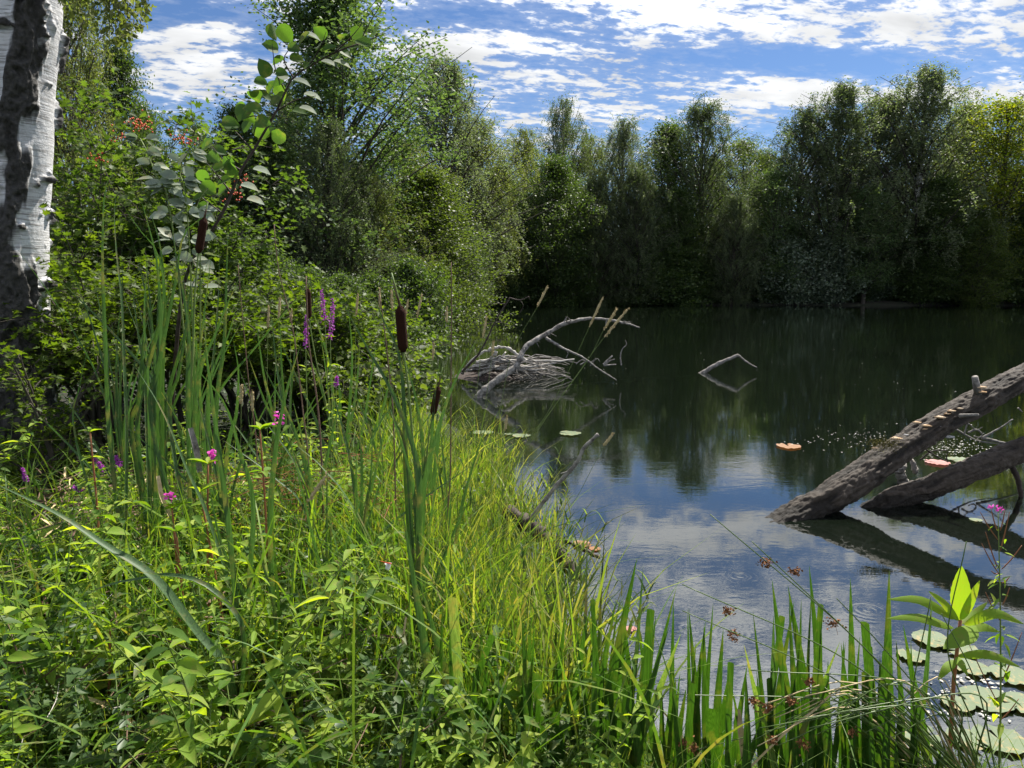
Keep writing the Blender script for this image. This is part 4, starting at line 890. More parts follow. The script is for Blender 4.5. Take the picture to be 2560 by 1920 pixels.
branch_thing('thin dark dead branch leaning right with bare twigs at its top', [(A(11.5, (1155, 930), (1200, 880), (1240, 800), (1268, 755), (1275, 745)), .02, .01), (A(11.5, (1275, 745), (1300, 750), (1322, 741)), .01, .006), (A(11.5, (1262, 760), (1235, 758)), .008, .004), (A(11.5, (1300, 750), (1308, 765), (1298, 785)), .006, .003), (A(11.5, (1322, 741), (1325, 750)), .006, .003)], 'dark_twig', seed=7)
branch_thing('straight grey stick rising from the reeds at the near water edge', [(A(4.4, (1325, 1300), (1390, 1215), (1440, 1160), (1460, 1120), (1496, 1085)), .014, .012), (A(4.4, (1418, 1180), (1402, 1184)), .006, .003)], seed=8)
branch_thing('dark mossy rotten branch lying half under water in front of the grass', [([at(1268, 1280, 4.9), at(1320, 1312, 4.75), at(1370, 1350, 4.55), at(1415, 1402, 4.35), at(1440, 1440, 4.2)], .045, .035), ([at(1350, 1330, 4.65), at(1420, 1355, 4.55), at(1500, 1395, 4.4)], .02, .01)], 'dark_twig', seed=9, rough=.3)
branch_thing('sunken pale trunk under the surface at the near edge', [([onz(1440, 1420, -.06), onz(1560, 1510, -.08), onz(1700, 1630, -.08), onz(1900, 1745, -.09)], .045, .03)], 'twig', name='sunken_branch', seed=10)
branch_thing('sunken thin yellowish branch running right from the arching branch', [([onz(1200, 985, -.10), onz(1400, 968, -.09), onz(1600, 948, -.08), onz(1745, 940, -.05)], .04, .03)], 'twig', name='sunken_branch', seed=11)
branch_thing('grey driftwood pole on the water behind the purple flowers', [([at(820, 812, 31), at(900, 808, 31.5), at(960, 813, 32)], .09, .05)], seed=12)
branch_thing('pale curling twigs behind the fallen trunks', [(A(7.9, (2410, 1088), (2420, 1060), (2440, 1075), (2456, 1068)), .010, .004), (A(7.9, (2420, 1082), (2440, 1074), (2455, 1085), (2448, 1094), (2435, 1090)), .012, .006), (A(7.9, (2455, 1095), (2500, 1070), (2532, 1048)), .014, .006), (A(7.9, (2455, 1095), (2500, 1105), (2560, 1120)), .016, .008), (A(7.9, (2545, 1020), (2556, 1030)), .01, .005), (A(7.9, (2380, 1068), (2440, 1100), (2500, 1110)), .012, .005)], seed=13)
branch_thing('forked pale wood stump between the two fallen trunks', [(A(7.4, (2262, 1215), (2250, 1180), (2258, 1160)), .06, .045), (A(7.4, (2290, 1180), (2280, 1150)), .035, .02)], seed=14)
branch_thing('thin twigs lying flat behind the lower fallen trunk', [(A(7.9, (2310, 1120), (2340, 1140), (2370, 1155)), .01, .005), (A(7.9, (2300, 1150), (2330, 1128), (2365, 1126)), .01, .005), (A(7.9, (2366, 1150), (2368, 1128)), .008, .004)], 'dark_twig', seed=15)
branch_thing('dark branch hanging down right of the fallen trunks', [(A(6.9, (2520, 1150), (2545, 1200), (2556, 1270)), .03, .02)], 'dark_twig', seed=16)
# brush pile: individual sticks heaped on a low mound
bp = onz(1235, 935); bp[2] = 0
pile = thing('brush_pile', 'low heap of bleached sticks and brushwood lying in the pond', 'brushwood', bp)
rng = np.random.RandomState(17)
mb = MB(); c0 = at(1225, 925, 16.5)
for i in range(85):
    t = rng.rand(); x0 = 1165 + rng.rand() * 130; h = 36 * math.sin(math.pi * min(1, max(0, (x0 - 1150) / 190))) * rng.uniform(.2, 1)
    p0 = at(x0, 930 - h * .8 + rng.uniform(-4, 12), 15.8 + rng.rand() * 1.4); L = rng.uniform(.7, 1.9)
    d = np.array([rng.uniform(.5, 1), rng.uniform(-.3, .3), rng.uniform(-.2, .16)]); p1 = p0 + d * L * .5 + [0, 0, .08]; p2 = p0 + d * L; p2[2] = max(.0, p2[2] - .15); p0[2] = max(-.02, p0[2])
    mb.tube(smooth_path([p0, p1, p2], 8) + rng.normal(size=(8, 3)) * .012, np.linspace(.028, .008, 8) * rng.uniform(.4, 1.3), 5)
mb.build('brushwood', M['twig'], pile)
for i, pts in enumerate([((1180, 915), (1240, 902), (1300, 903), (1370, 903), (1435, 899)), ((1200, 925), (1260, 915), (1330, 917), (1390, 908)), ((1205, 932), (1240, 922), (1300, 925), (1365, 923)), ((1220, 878), (1245, 868), (1272, 870)), ((1270, 870), (1300, 890), (1330, 908)),
                         ((1195, 940), (1235, 910), (1265, 882)), ((1155, 935), (1180, 900), (1215, 876), (1250, 868)), ((1240, 880), (1225, 900), (1240, 903)), ((1190, 905), (1230, 898), (1275, 890))]):
    S = smooth_path([at(x, y, 16.0) for x, y in pts], 16); mb = MB(); mb.tube(S + rng.normal(size=S.shape) * .01, np.linspace(.04, .018, 16), 7); mb.build('stick', M['pale_twig'], pile)
mb = MB(); n_ = 12
U, V_ = np.meshgrid(np.linspace(-1, 1, 30), np.linspace(-1, 1, 20)); rr = np.clip(1 - U ** 2 - V_ ** 2, 0, 1) ** .8
XX = bp[0] - .1 + U * .95; YY = 16.6 + V_ * 1.0; ZZ = -.08 + rr * .15 + fbm(np.stack([XX * 6, YY * 6, XX * 0], -1), 3, 9) * .12 * rr
ii, jj = np.meshgrid(np.arange(19), np.arange(29), indexing='ij'); b0 = (ii * 30 + jj).ravel(); mb.add(np.stack([XX, YY, ZZ], -1), np.stack([b0, b0 + 1, b0 + 31, b0 + 30], -1)); mb.build('mound', M['dark_twig'], pile)

# ---- lily pads, floating leaves, specks
def pad(px, py, r_, mat, label, group=None, name='lily_pad', cat='lily pad', seed=0, z=.006):
    rng = np.random.RandomState(seed + int(px)); c = onz(px, py, z); n = 30; th = np.linspace(.15, 2 * math.pi - .15, n) + rng.rand() * 6
    rr = r_ * (1 + .05 * np.sin(th * 3 + 1) + .03 * rng.normal(size=n)); V = np.vstack([[c], np.stack([c[0] + np.cos(th) * rr, c[1] + np.sin(th) * rr, z + .003 + .012 * rng.rand(n) * (r_ > .05)], 1)])
    mb = MB(); mb.add(V, np.array([[0, j + 1, j + 2] for j in range(n - 1)]), 0)
    return tag(mb.build(name, M[mat], None, (c[0], c[1], 0)), label, cat, group)
GP = 'lily pads'
for i, (px, py, r_, lab) in enumerate([(2330, 1600, .12, 'lily pad behind the balsam, farthest of the right group'), (2400, 1625, .11, 'lily pad partly hidden by the balsam top leaves'), (2425, 1670, .11, 'lily pad behind the balsam stem'), (2530, 1690, .12, 'lily pad right of the willowherb stem'),
        (2470, 1750, .14, 'large lily pad between balsam and willowherb'), (2555, 1760, .11, 'lily pad touching the right edge of the picture'), (2280, 1640, .09, 'lily pad left of the balsam stem'), (2395, 1760, .09, 'small lily pad among dark debris below the balsam'), (2500, 1850, .13, 'near lily pad in the lower right corner'), (2300, 1840, .10, 'reddish-rimmed near lily pad behind the rushes'), (2420, 1850, .10, 'near lily pad behind the rush stems')]):
    pad(px, py, r_ * .84, 'pad', lab, GP)
for i, (px, py, r_, lab) in enumerate([(1045, 1118, .11, 'farthest pad of the left lily group'), (1090, 1120, .11, 'second farthest pad of the left lily group'), (1120, 1137, .12, 'pad of the left lily group nearest the brown reed stem'), (1060, 1145, .12, 'yellowish pad in the middle of the left lily group'), (1115, 1158, .12, 'wide pale pad of the left lily group'),
        (1040, 1140, .1, 'pad of the left lily group nearest the cattail stalk'), (1100, 1180, .12, 'lower pad of the left lily group'), (1090, 1197, .1, 'lowest but one pad of the left lily group'), (1130, 1207, .1, 'nearest pad of the left lily group'),
        (1207, 1082, .14, 'single lily pad in front of the arching branch reflection'), (1303, 1090, .12, 'single lily pad beside the yellow-green reed tips'), (1425, 1084, .15, 'single pale lily pad out on the open dark water'), (1271, 1086, .06, 'small lily pad between two single pads'), (2440, 1300, .05, 'small pad-like leaf between the trunk reflections')]):
    pad(px, py, r_, 'pad', lab, GP)
pad(1972, 1116, .15, 'pad_orange', 'orange-brown dying lily pad on the dark water', GP); pad(1455, 1362, .075, 'pad_orange', 'orange dying lily pad beside the rotten branch', GP); pad(1487, 1372, .045, 'pad_orange', 'smaller orange dying pad right of the rotten branch', GP)
pad(1577, 1572, .035, 'pad_pink', 'pink drowned leaf between the iris blades', GP); pad(2343, 1157, .13, 'pad_pink', 'reddish lily pad behind the lower fallen trunk', GP); pad(2400, 1150, .14, 'pad', 'pale lily pad behind the lower fallen trunk', GP); pad(1374, 1770, .05, 'pad_pink', 'faded pink pad at the feet of the cut iris', GP)
rng = np.random.RandomState(21); mb = MB(); n_ = 1700; pxs = rng.uniform(1100, 2650, n_); pys = 775 + rng.rand(n_) ** 1.6 * 1000
P = np.array([onz(a, b, .005) for a, b in zip(pxs, pys)]); P = P[sdist(P[:, 0], P[:, 1]) < -.15]
cl = np.array([onz(2200 + rng.normal() * 110, 1095 + rng.normal() * 16, .006) for _ in range(200)] + [onz(2370 + rng.normal() * 60, 1120 + rng.normal() * 12, .006) for _ in range(260)] + [onz(1200 + rng.normal() * 60, 945 + rng.normal() * 6, .006) for _ in range(100)] + [onz(2420 + rng.normal() * 60, 1745 + rng.normal() * 30, .006) for _ in range(160)])
n1 = len(P); P = np.vstack([P, cl]); n_ = len(P); D = rdir(n_, rng); D[:, 2] *= .05; N = rdir(n_, rng) * .15; N[:, 2] = 1
keep = np.r_[fbm(np.c_[P[:n1, 0] * .25, P[:n1, 1] * .25, P[:n1, 0] * 0], 3, 8) > .5, np.ones(n_ - n1, bool)]
S = np.r_[rng.uniform(.006, .02, n1) * (P[:n1, 1] / 9).clip(.3, 1.6), rng.uniform(.008, .034, n_ - n1)]
mb.leaves(T_DIAM, P[keep], D[keep], N[keep], S[keep]); tag(mb.build('floating_debris', M['speck']), 'tiny pale leaf scraps and seeds floating on the dark pond', 'debris', kind='stuff')

# ---- grasses with seed heads
def seed_grass(label, tip, hb_, path, Y, group='tan grass seed heads', hr_=.0075, st=.002):
    S = [gp(*tip, Y), gp(*hb_, Y)] + [gp(*p, Y) for p in path]; g = S[-1].copy(); g[2] = max(G(g[0], g[1]), 0); S.append(g)
    root = thing('seeding_reed', label, 'reed stalk', g, group); mb = MB(); mb.tube(smooth_path(S[::-1], 28), np.linspace(st, st * .5, 28), 5); mb.build('stalk', M['stem'], root)
    a, b = S[1], S[0]; rng = np.random.RandomState(int(tip[0])); n = 90; t = rng.rand(n); P = a + (b - a) * t[:, None] + rng.normal(size=(n, 3)) * hr_ * .35
    d = (b - a) / np.linalg.norm(b - a); D = d[None] + rng.normal(size=(n, 3)) * .28; mb = MB()
    mb.tube(a + (b - a) * np.linspace(0, 1, 14)[:, None], hr_ * (.25 + .75 * np.sin(np.linspace(.25, 2.9, 14))) * (1 + .18 * rng.normal(size=14)), 7); mb.leaves(T_DIAM, P, D, rdir(n, rng), hr_ * 1.9); mb.build('seed_head', M['seed_head'], root)
SG = [((1368, 717), (1343, 768), [(1281, 879), (1255, 1000), (1230, 1150)], 4.6, 'highest tan seed head leaning over the water, left of the arching branch top'),
      ((1507, 744), (1473, 818), [(1432, 906), (1370, 1030), (1316, 1110), (1255, 1250)], 4.3, 'tan seed head crossing the crest of the arching branch'),
      ((1542, 773), (1509, 825), [(1470, 900), (1390, 1010), (1320, 1110), (1250, 1260)], 4.2, 'middle tan seed head right of the crest'),
      ((1569, 773), (1511, 843), [(1465, 905), (1330, 1100), (1245, 1270)], 4.1, 'thickest tan seed head, rightmost of the close trio'),
      ((1216, 793), (1207, 845), [(1190, 1000), (1180, 1150)], 4.8, 'small tan head in front of the thin dark leaning branch'),
      ((1268, 1040), (1262, 1078), [(1250, 1150), (1235, 1280)], 4.5, 'small tan head below the arching branch foot'),
      ((1531, 1086), (1509, 1115), [(1450, 1230), (1400, 1330)], 4.0, 'short tan head right of the straight grey stick'),
      ((1054, 740), (1042, 795), [(1030, 900), (1010, 1100)], 4.8, 'tan head right of the largest cattail spike'), ((1020, 750), (1014, 790), [(1005, 930), (1000, 1100)], 4.9, 'tan head just behind the largest cattail spike'),
      ((895, 735), (890, 790), [(888, 930), (885, 1100)], 4.8, 'tan head before the low maple shrub tip'), ((949, 722), (950, 770), [(950, 930), (950, 1100)], 5.0, 'tan head above the brown reed stem'), ((979, 728), (980, 775), [(982, 930), (985, 1100)], 5.0, 'tan head left of the largest cattail spike tip'),
      ((1117, 770), (1117, 806), [(1115, 930), (1110, 1100)], 4.9, 'tan head touching the straight brown reed stem'), ((672, 768), (670, 820), [(668, 930), (668, 1080)], 4.4, 'tan head left of the leaning dead stem'), ((700, 745), (697, 798), [(697, 930), (695, 1080)], 4.5, 'tall tan head right behind the leaning dead stem'),
      ((729, 776), (727, 806), [(726, 930), (725, 1080)], 4.6, 'short tan head beside the single purple spike'), ((605, 965), (603, 1010), [(602, 1090), (600, 1180)], 3.6, 'tan head low before the dark hollow'), ((632, 980), (631, 1030), [(628, 1100), (625, 1190)], 3.6, 'tan head low left of the pink flower'),
      ((1234, 855), (1230, 890), [(1215, 1000), (1195, 1150)], 4.7, 'slim tan head in front of the brush pile'), ((815, 1190), (770, 1255), [(740, 1310), (720, 1400)], 2.7, 'long pale head arching left in the middle of the grass'), ((1084, 860), (1082, 900), [(1075, 1000), (1070, 1120)], 4.8, 'tan head above the small cattail spike')]
for tip, hb_, path, Y, lab in SG: seed_grass(lab, tip, hb_, path, Y)

# ---- purple spikes and pink flowers
def spike_flower(label, spikes, foot, Y, mat='purple', name='loosestrife', leaf=True):
    f = gp(*foot, Y); f[2] = G(f[0], f[1]); root = thing(name, label, 'flower', f, 'purple flower spikes'); st = MB(); lf = MB()
    for (x0, y0, x1, y1, w_) in spikes:
        a, b = gp(x1, y1, Y), gp(x0, y0, Y); rng = np.random.RandomState(int(x0 + y0)); st.tube(smooth_path([f, a + (f - a) * .4, a, b], 20), np.linspace(.004, .0018, 20), 5)
        n = 150; t = rng.rand(n); P = a + (b - a) * t[:, None] + rng.normal(size=(n, 3)) * w_ * (1.05 - t * .75)[:, None] * .55; D = rdir(n, rng); D[:, 2] += .3
        fm = MB(); fm.leaves(T_OVAL, P, D, rdir(n, rng), .011); fm.build('flower_spike', M[mat], root)
        n = 26; t = rng.uniform(.1, .95, n); q = f + (a - f) * t[:, None]; D = rdir(n, rng); D[:, 2] = abs(D[:, 2]) * .6; lf.leaves(T_LANCE, q, D, np.tile([0, 0, 1.], (n, 1)) + rng.normal(size=(n, 3)) * .4, .055)
    st.build('stem', M['stem'], root); lf.build('foliage', M['herb'], root)
spike_flower('pair of tall purple flower spikes, largest of all', [(803, 725, 812, 800, .016), (833, 745, 826, 845, .018)], (830, 1120), 4.0)
spike_flower('single purple spike left of the tall pair', [(766, 790, 764, 865, .011)], (768, 1130), 4.0)
spike_flower('small purple spike low before the water', [(842, 942, 840, 962, .011)], (842, 1100), 4.2)
spike_flower('purple spike lying low at the left beside the climbing shoot', [(236, 1148, 258, 1175, .012)], (240, 1300), 3.6)
spike_flower('faint purple spike at the far left of the herbs', [(56, 1172, 66, 1200, .01)], (60, 1330), 3.8)
spike_flower('reddish purple spike in the dry stalks', [(290, 1140, 300, 1165, .01)], (300, 1280), 3.6)
spike_flower('small purple flower at the lower left of the dry stalks', [(185, 1218, 205, 1228, .01)], (200, 1320), 3.5)
def balsam(label, foot, top, Y, n_whorl, L, fl=None, seed=0, mat='herb', name='balsam_plant', stem='red_stem', tm=None):
    rng = np.random.RandomState(seed); b = gp(*top, Y); f = gp(*foot, Y)
    f[2] = G(f[0], f[1]) if f[2] < b[2] else f[2]; root = thing(name, label, 'plant', f, 'broad-leaved upright plants'); S = smooth_path([f, (f + b) / 2 + rng.normal(size=3) * .01, b], 16)
    mb = MB(); mb.tube(S, np.linspace(.0065, .0035, 16), 7); mb.build('stem', M[stem], root); lf = MB(); P, D, N, Z = [], [], [], []
    for i in range(n_whorl):
        t = .35 + .65 * i / max(1, n_whorl - 1); q = S[min(15, int(t * 15))]; a0 = rng.rand() * 6
        for j in range(3 if t < .97 else 5):
            a = a0 + j * 2.1; up = .15 + .9 * (t > .9) * rng.rand(); P.append(q); D.append([math.cos(a), math.sin(a), up]); N.append([0, 0, 1]); Z.append(L * (1.1 - .35 * t) * rng.uniform(.8, 1.15))
    N = np.array(N) + rng.normal(size=(len(N), 3)) * .2; lf.leaves(tm or T_LANCE_W, P, D, N, np.array(Z)); lf.build('foliage', M[mat], root)
    if fl:
        for (x, y) in fl:
            fm = MB(); n = 13; P = gp(x, y, Y - .03) + rng.normal(size=(n, 3)) * .009; fm.leaves(T_ROUND, P, rdir(n, rng), rdir(n, rng), .016); fm.build('flower', M['pink'], root)
    return root
balsam('balsam with a bright pink flower right of the dark hollow', (655, 1330), (650, 1075), 3.2, 5, .10, [(691, 1042), (700, 1050)], 1)
balsam('balsam with pink flower beside the crossing reed leaves', (510, 1400), (520, 1160), 3.0, 5, .10, [(528, 1132), (532, 1142)], 2)
balsam('balsam with a tiny pink flower near the brown stub', (420, 1420), (430, 1270), 2.9, 4, .09, [(426, 1240)], 3)
balsam('pale four-leaved balsam standing free in the lower left herbs', (262, 1700), (275, 1570), 2.5, 3, .095, None, 4, 'herb')
balsam('broad-leaved plant left of the reed leaf crossing', (560, 1450), (500, 1230), 2.9, 5, .105, None, 5)
balsam('broad-leaved plant among the middle herbs', (470, 1560), (440, 1330), 2.7, 5, .095, None, 6)
balsam('leafy shoot right of the twining stem', (240, 1400), (225, 1080), 3.3, 6, .07, None, 7)
# big right balsam
Yb = 2.35; f = gp(2375, 1960, Yb); f[2] = G(f[0], f[1]); root = thing('balsam_plant', 'large-leaved green balsam with red stem over the lily pads at lower right', 'plant', f, 'broad-leaved upright plants')
mb = MB(); mb.tube(smooth_path([f, gp(2382, 1739, Yb), gp(2390, 1650, Yb), gp(2401, 1550, Yb)], 14), np.linspace(.009, .0055, 14), 8); mb.build('stem', M['red_stem'], root)
for (bx, by), (tx, ty), ww, dy, z in [((2401, 1552), (2404, 1415), 46, -.02, 0), ((2402, 1550), (2449, 1452), 22, -.03, 0), ((2398, 1552), (2322, 1478), 20, -.05, 8), ((2390, 1548), (2219, 1498), 24, -.06, 22), ((2385, 1570), (2217, 1546), 24, -.10, 14), ((2405, 1560), (2468, 1506), 20, .05, 0), ((2410, 1562), (2560, 1560), 26, -.08, 28), ((2408, 1575), (2500, 1580), 26, .05, 12),
                                ((2440, 1565), (2358, 1622), 50, -.14, 0), ((2392, 1640), (2551, 1668), 22, -.08, 18), ((2390, 1650), (2345, 1700), 22, -.05, 6), ((2392, 1640), (2420, 1690), 18, -.1, 0)]:
    mb = MB(); a, b = gp(bx, by, Yb), gp(tx, ty, Yb + dy); mid_ = gp((bx + tx) / 2, (by + ty) / 2 - z, Yb + dy * .7); S = smooth_path([a, mid_, b], 17)
    t = np.linspace(0, 1, 17); T = np.gradient(S, axis=0); T /= np.linalg.norm(T, axis=1)[:, None]; vw = S - [0, 0, CH]; vw /= np.linalg.norm(vw, axis=1)[:, None]; X = np.cross(T, vw + np.array([0, 0, -.4])); X /= np.linalg.norm(X, axis=1)[:, None]; Nn = np.cross(X, T)
    pr = np.sin(np.pi * np.clip(t, 0, 1) ** .75) ** .8 * ww * Yb / F * .5 * (1 + .05 * (np.arange(17) % 2)) + .0008
    rp = (.10 * np.sin(np.arange(17) * math.pi) + .3)[:, None]; V = np.stack([S - X * pr[:, None] + Nn * pr[:, None] * rp, S, S + X * pr[:, None] + Nn * pr[:, None] * rp], 1)
    i = np.arange(16)[:, None] * 3; j = np.arange(2)[None]; mb.add(V, np.stack([i + j, i + j + 1, i + j + 4, i + j + 3], -1).reshape(-1, 4)); mb.build('leaf', M['herb'], root)
# willowherb
Yw = 2.45; f = gp(2500, 1980, Yw); f[2] = G(f[0], f[1]); root = thing('willowherb', 'slender willowherb with upright seed pods and tiny pink flowers at the right edge', 'plant', f)
mb = MB(); mb.tube(smooth_path([f, gp(2501, 1801, Yw), gp(2501, 1550, Yw), gp(2498, 1400, Yw), gp(2495, 1284, Yw)], 24), np.linspace(.0045, .0015, 24), 6); mb.build('stem', M['stem'], root); mb = MB()
z5 = lambda x, y: (1706 + x / 2.592, 1280 + y / 2.592)
for a, b in [((2120, 0), (2060, 250)), ((1930, 0), (2045, 180)), ((1965, 130), (2045, 370)), ((2200, 215), (2070, 370)), ((1940, 205), (2050, 400)), ((2000, -20), (2040, 120)), ((2090, -10), (2060, 120)), ((1965, 520), (2055, 700)), ((2120, 490), (2075, 600)), ((2000, 380), (2050, 400)), ((2120, 420), (2070, 460)), ((1850, 840), (2050, 1250)), ((2200, 780), (2070, 1100)), ((2180, 1210), (2060, 1350))]:
    mb.tube(smooth_path([gp(*z5(*b), Yw), gp(*z5((a[0] + b[0]) / 2, (a[1] + b[1]) / 2 + 10), Yw), gp(*z5(*a), Yw)], 8), [.0015, .002, .0022, .0022, .002, .0018, .0014, .001], 5)
mb.build('seed_pods', M['red_stem'], root); mb = MB(); rng = np.random.RandomState(3)
n = 44; t = rng.rand(n); P = np.array([gp(2501 + rng.normal() * 8, 1300 + q * 520, Yw) for q in t]); D = rdir(n, rng); mb.leaves(T_LANCE, P, D, np.tile([0, 0, 1.], (n, 1)), .022 + .05 * t); mb.build('foliage', M['herb'], root)
mb = MB(); n = 16; P = np.array([gp(*random.choice([(2478, 1270), (2492, 1276), (2505, 1274)]), Yw) for _ in range(n)]) + rng.normal(size=(n, 3)) * .004; mb.leaves(T_ROUND, P, rdir(n, rng), rdir(n, rng), .010); mb.build('flower', M['pink'], root)

# ---- rush clump lower right
Yr = 2.25; f = gp(2500, 1960, Yr); f[2] = G(f[0], f[1]); rush = thing('rush_clump', 'clump of thin green rush stems leaning left with brown flower tufts at lower right', 'rush', f)
RT = [((180, 15), (1200, 900)), ((450, 190), (1250, 950)), ((0, 470), (1100, 980)), ((0, 640), (1000, 1090)), ((440, 1025), (1500, 1130)), ((820, 1400), (1900, 1180)), ((500, 1400), (1700, 1210)), ((-60, 1180), (1100, 1250)), ((720, 1340), (1600, 1270)), ((1000, 560), (1320, 900)), ((1680, 660), (1900, 1100)), ((1840, 190), (1720, 900)), ((1610, 550), (1500, 1300)), ((0, 1560), (1300, 1280))]
rng = np.random.RandomState(31)
for i, (tp, md) in enumerate(RT):
    b = f + np.r_[rng.uniform(-.10, .10), rng.uniform(-.05, .08), 0]; mb = MB(); yv = Yr - .12 + rng.uniform(-.12, .1)
    mb.tube(smooth_path([b, (b + gp(*z5(*md), yv)) / 2 + [0, 0, .03], gp(*z5(*md), yv), gp(*z5(*tp), yv - .05)], 24), np.linspace(.0034, .0014, 24), 5); mb.build('stem', M['rush'], rush)
for i in range(46):
    b = f + np.r_[rng.uniform(-.06, .12), rng.uniform(-.08, .06), 0]; tx, ty = rng.uniform(850, 1750), 1120 + rng.uniform(-60, 200); mb = MB(); yv = Yr + rng.uniform(-.15, .05)
    tip_ = gp(*z5(tx, ty), yv); tail = gp(*z5(tx - rng.uniform(250, 700), ty + rng.uniform(60, 260)), yv - .05)
    mb.tube(smooth_path([b, (b + tip_) / 2 + [0, 0, .02], tip_] + ([tail] if rng.rand() < .5 else []), 18), np.linspace(.0042, .0014, 18), 5); mb.build('stem', M['rush'] if rng.rand() > .15 else M['straw'], rush)
for i in range(40):
    b = f + np.r_[rng.uniform(-.14, .16), rng.uniform(-.06, .10), 0]; L = rng.uniform(.18, .62); az = math.pi + rng.normal() * .45; el = rng.uniform(.35, 1.1)
    d = np.array([math.cos(az) * math.cos(el), -.25 * abs(rng.normal()) * .6, math.sin(el)]); m2 = b + d * L * .5; e = m2 + (d * .8 + np.array([-.35, 0, -.38])) * L * .5
    mb = MB(); mb.tube(smooth_path([b, m2, e], 12), np.linspace(.0034, .0014, 12), 5); mb.build('stem', M['rush'] if rng.rand() > .12 else M['straw'], rush)
for x, y, s_ in [(545, 330, 26), (725, 385, 22), (300, 645, 22), (330, 800, 28), (985, 720, 28), (820, 1100, 18), (545, 1270, 26), (70, 1530, 28), (780, 1510, 26), (700, 1230, 18), (1100, 1430, 16), (460, 1230, 18), (580, 1480, 20), (0, 1490, 16)]:
    n = 60; c = gp(*z5(x, y), Yr - .12); r_ = s_ / 2 / 2.592 * 2.2 * Yr / F; P = c + rng.normal(size=(n, 3)) * r_ * np.array([.8, .5, .6]); mb = MB()
    mb.leaves(T_OVAL, P, rdir(n, rng), rdir(n, rng), .009)
    for _ in range(6): mb.tube([c + [0, 0, .008], c + rng.normal(size=3) * r_], [.0008, .0006], 3, cap=False)
    mb.build('flower_tuft', M['dry_brown'], rush)

# ---- straw and dry stalks on the bank
for i, (pts, Y, w_, m_, lab) in enumerate([
    (((154, 1720), (200, 1738), (270, 1766), (330, 1805), (386, 1836), (440, 1870), (494, 1917)), 2.35, .016, 'straw', 'long bleached reed leaf lying across the lower left herbs'),
    (((0, 1865), (90, 1885), (178, 1925)), 2.15, .015, 'straw', 'orange-tan reed stalk in the bottom left corner'),
    (((656, 1743), (700, 1790), (733, 1813), (800, 1845)), 2.35, .022, 'straw', 'broad pale straw leaf at the foot of the crossing reeds'),
    (((942, 1832), (1000, 1838), (1069, 1851)), 2.3, .012, 'straw', 'pale broken stalk lying behind the iris feet'),
    (((945, 1860), (1010, 1850), (1075, 1845)), 2.25, .012, 'straw', 'second pale broken stalk just below the first behind the iris feet'),
    (((1015, 1543), (1003, 1627), (980, 1743), (955, 1830), (930, 1930)), 2.25, .009, 'straw', 'upright orange-tan stalk at the bottom centre'),
    (((2077, 1736), (2030, 1780), (1976, 1820), (1868, 1925)), 2.15, .008, 'straw', 'slanting tan stalk across the rush clump'),
    (((1845, 1775), (1852, 1830), (1860, 1900)), 2.2, .022, 'straw', 'frayed straw tuft among the iris at the bottom'),
    (((1590, 1720), (1640, 1760), (1700, 1830)), 2.3, .006, 'straw', 'thin curved straw between the iris blades'),
    (((395, 1190), (405, 1240), (425, 1290)), 2.9, .020, 'straw', 'short brown-tan broken reed stub in the herbs'),
    (((476, 1070), (490, 1120), (500, 1180)), 3.0, .028, 'grey', 'grey broken reed stub standing in the dry stalks')]):
    mb = MB(); mb.blade(px_path(pts, Y), w_, fold=.35, tip=.12, n=26, cut=True, roll=.3); g = gp(*pts[-1], Y)
    tag(mb.build('dry_stalk', M['straw'] if m_ == 'straw' else M['twig'], None, g), lab, 'stalk', 'dry stalks on the bank')
def straw_mass(name, label, xr, yr, n, L, mat, seed, r_=.0022, zz=(.02, .2), flatw=0.0, test=None):
    rng = np.random.RandomState(seed); mb = MB()
    for _ in range(n):
        x, y = rng.uniform(*xr), rng.uniform(*yr)
        if sdist(x, y)[0] < .02: continue
        p = np.array([x, y, max(G(x, y), 0) + rng.uniform(*zz)]); d = rdir(1, rng)[0]; d[2] *= .3; l = L * rng.uniform(.4, 1.1)
        q = [p - d * l / 2, p + rng.normal(size=3) * l * .08, p + d * l / 2]
        if rng.rand() < flatw: mb.blade(q, rng.uniform(.006, .018), side=rdir(1, rng)[0] * [1, 1, .4], fold=.3, tip=.4, n=7)
        else: mb.tube(smooth_path(q, 6), r_ * rng.uniform(.5, 1.4), 4, cap=False)
    tag(mb.build(name, M[mat]), label, 'dry stalks', kind='stuff')
straw_mass('dry_litter', 'mat of dead reed leaves under the tall reedmace', (-3.2, -1.5), (3.7, 5.2), 260, .4, 'dead_stem', 1, .003, (.1, .34), .75)
straw_mass('dry_litter', 'bleached scraps among the dead reed leaves', (-3.0, -1.5), (3.7, 5.0), 90, .25, 'straw', 4, .002, (.15, .34), .8)
straw_mass('dry_tangle', 'tangle of rusty dead weed stems in the middle of the grass', (-1.6, -.5), (3.4, 4.6), 260, .34, 'dry_brown', 2, .0017, (.25, .62))
straw_mass('dry_litter', 'frayed straw between the iris feet', (-.7, 1.5), (1.95, 2.6), 420, .2, 'straw', 3, .0018, (0, .09), .4)
straw_mass('dry_litter', 'dead stems scattered in the lower herbs', (-2.4, -.2), (1.8, 3.8), 220, .4, 'dead_stem', 5, .0018, (.05, .32), .3)
straw_mass('dry_litter', 'bleached straws lying in the lower herbs', (-2.2, .2), (1.8, 4.2), 90, .38, 'pale_twig', 6, .0016, (.08, .26), 0)
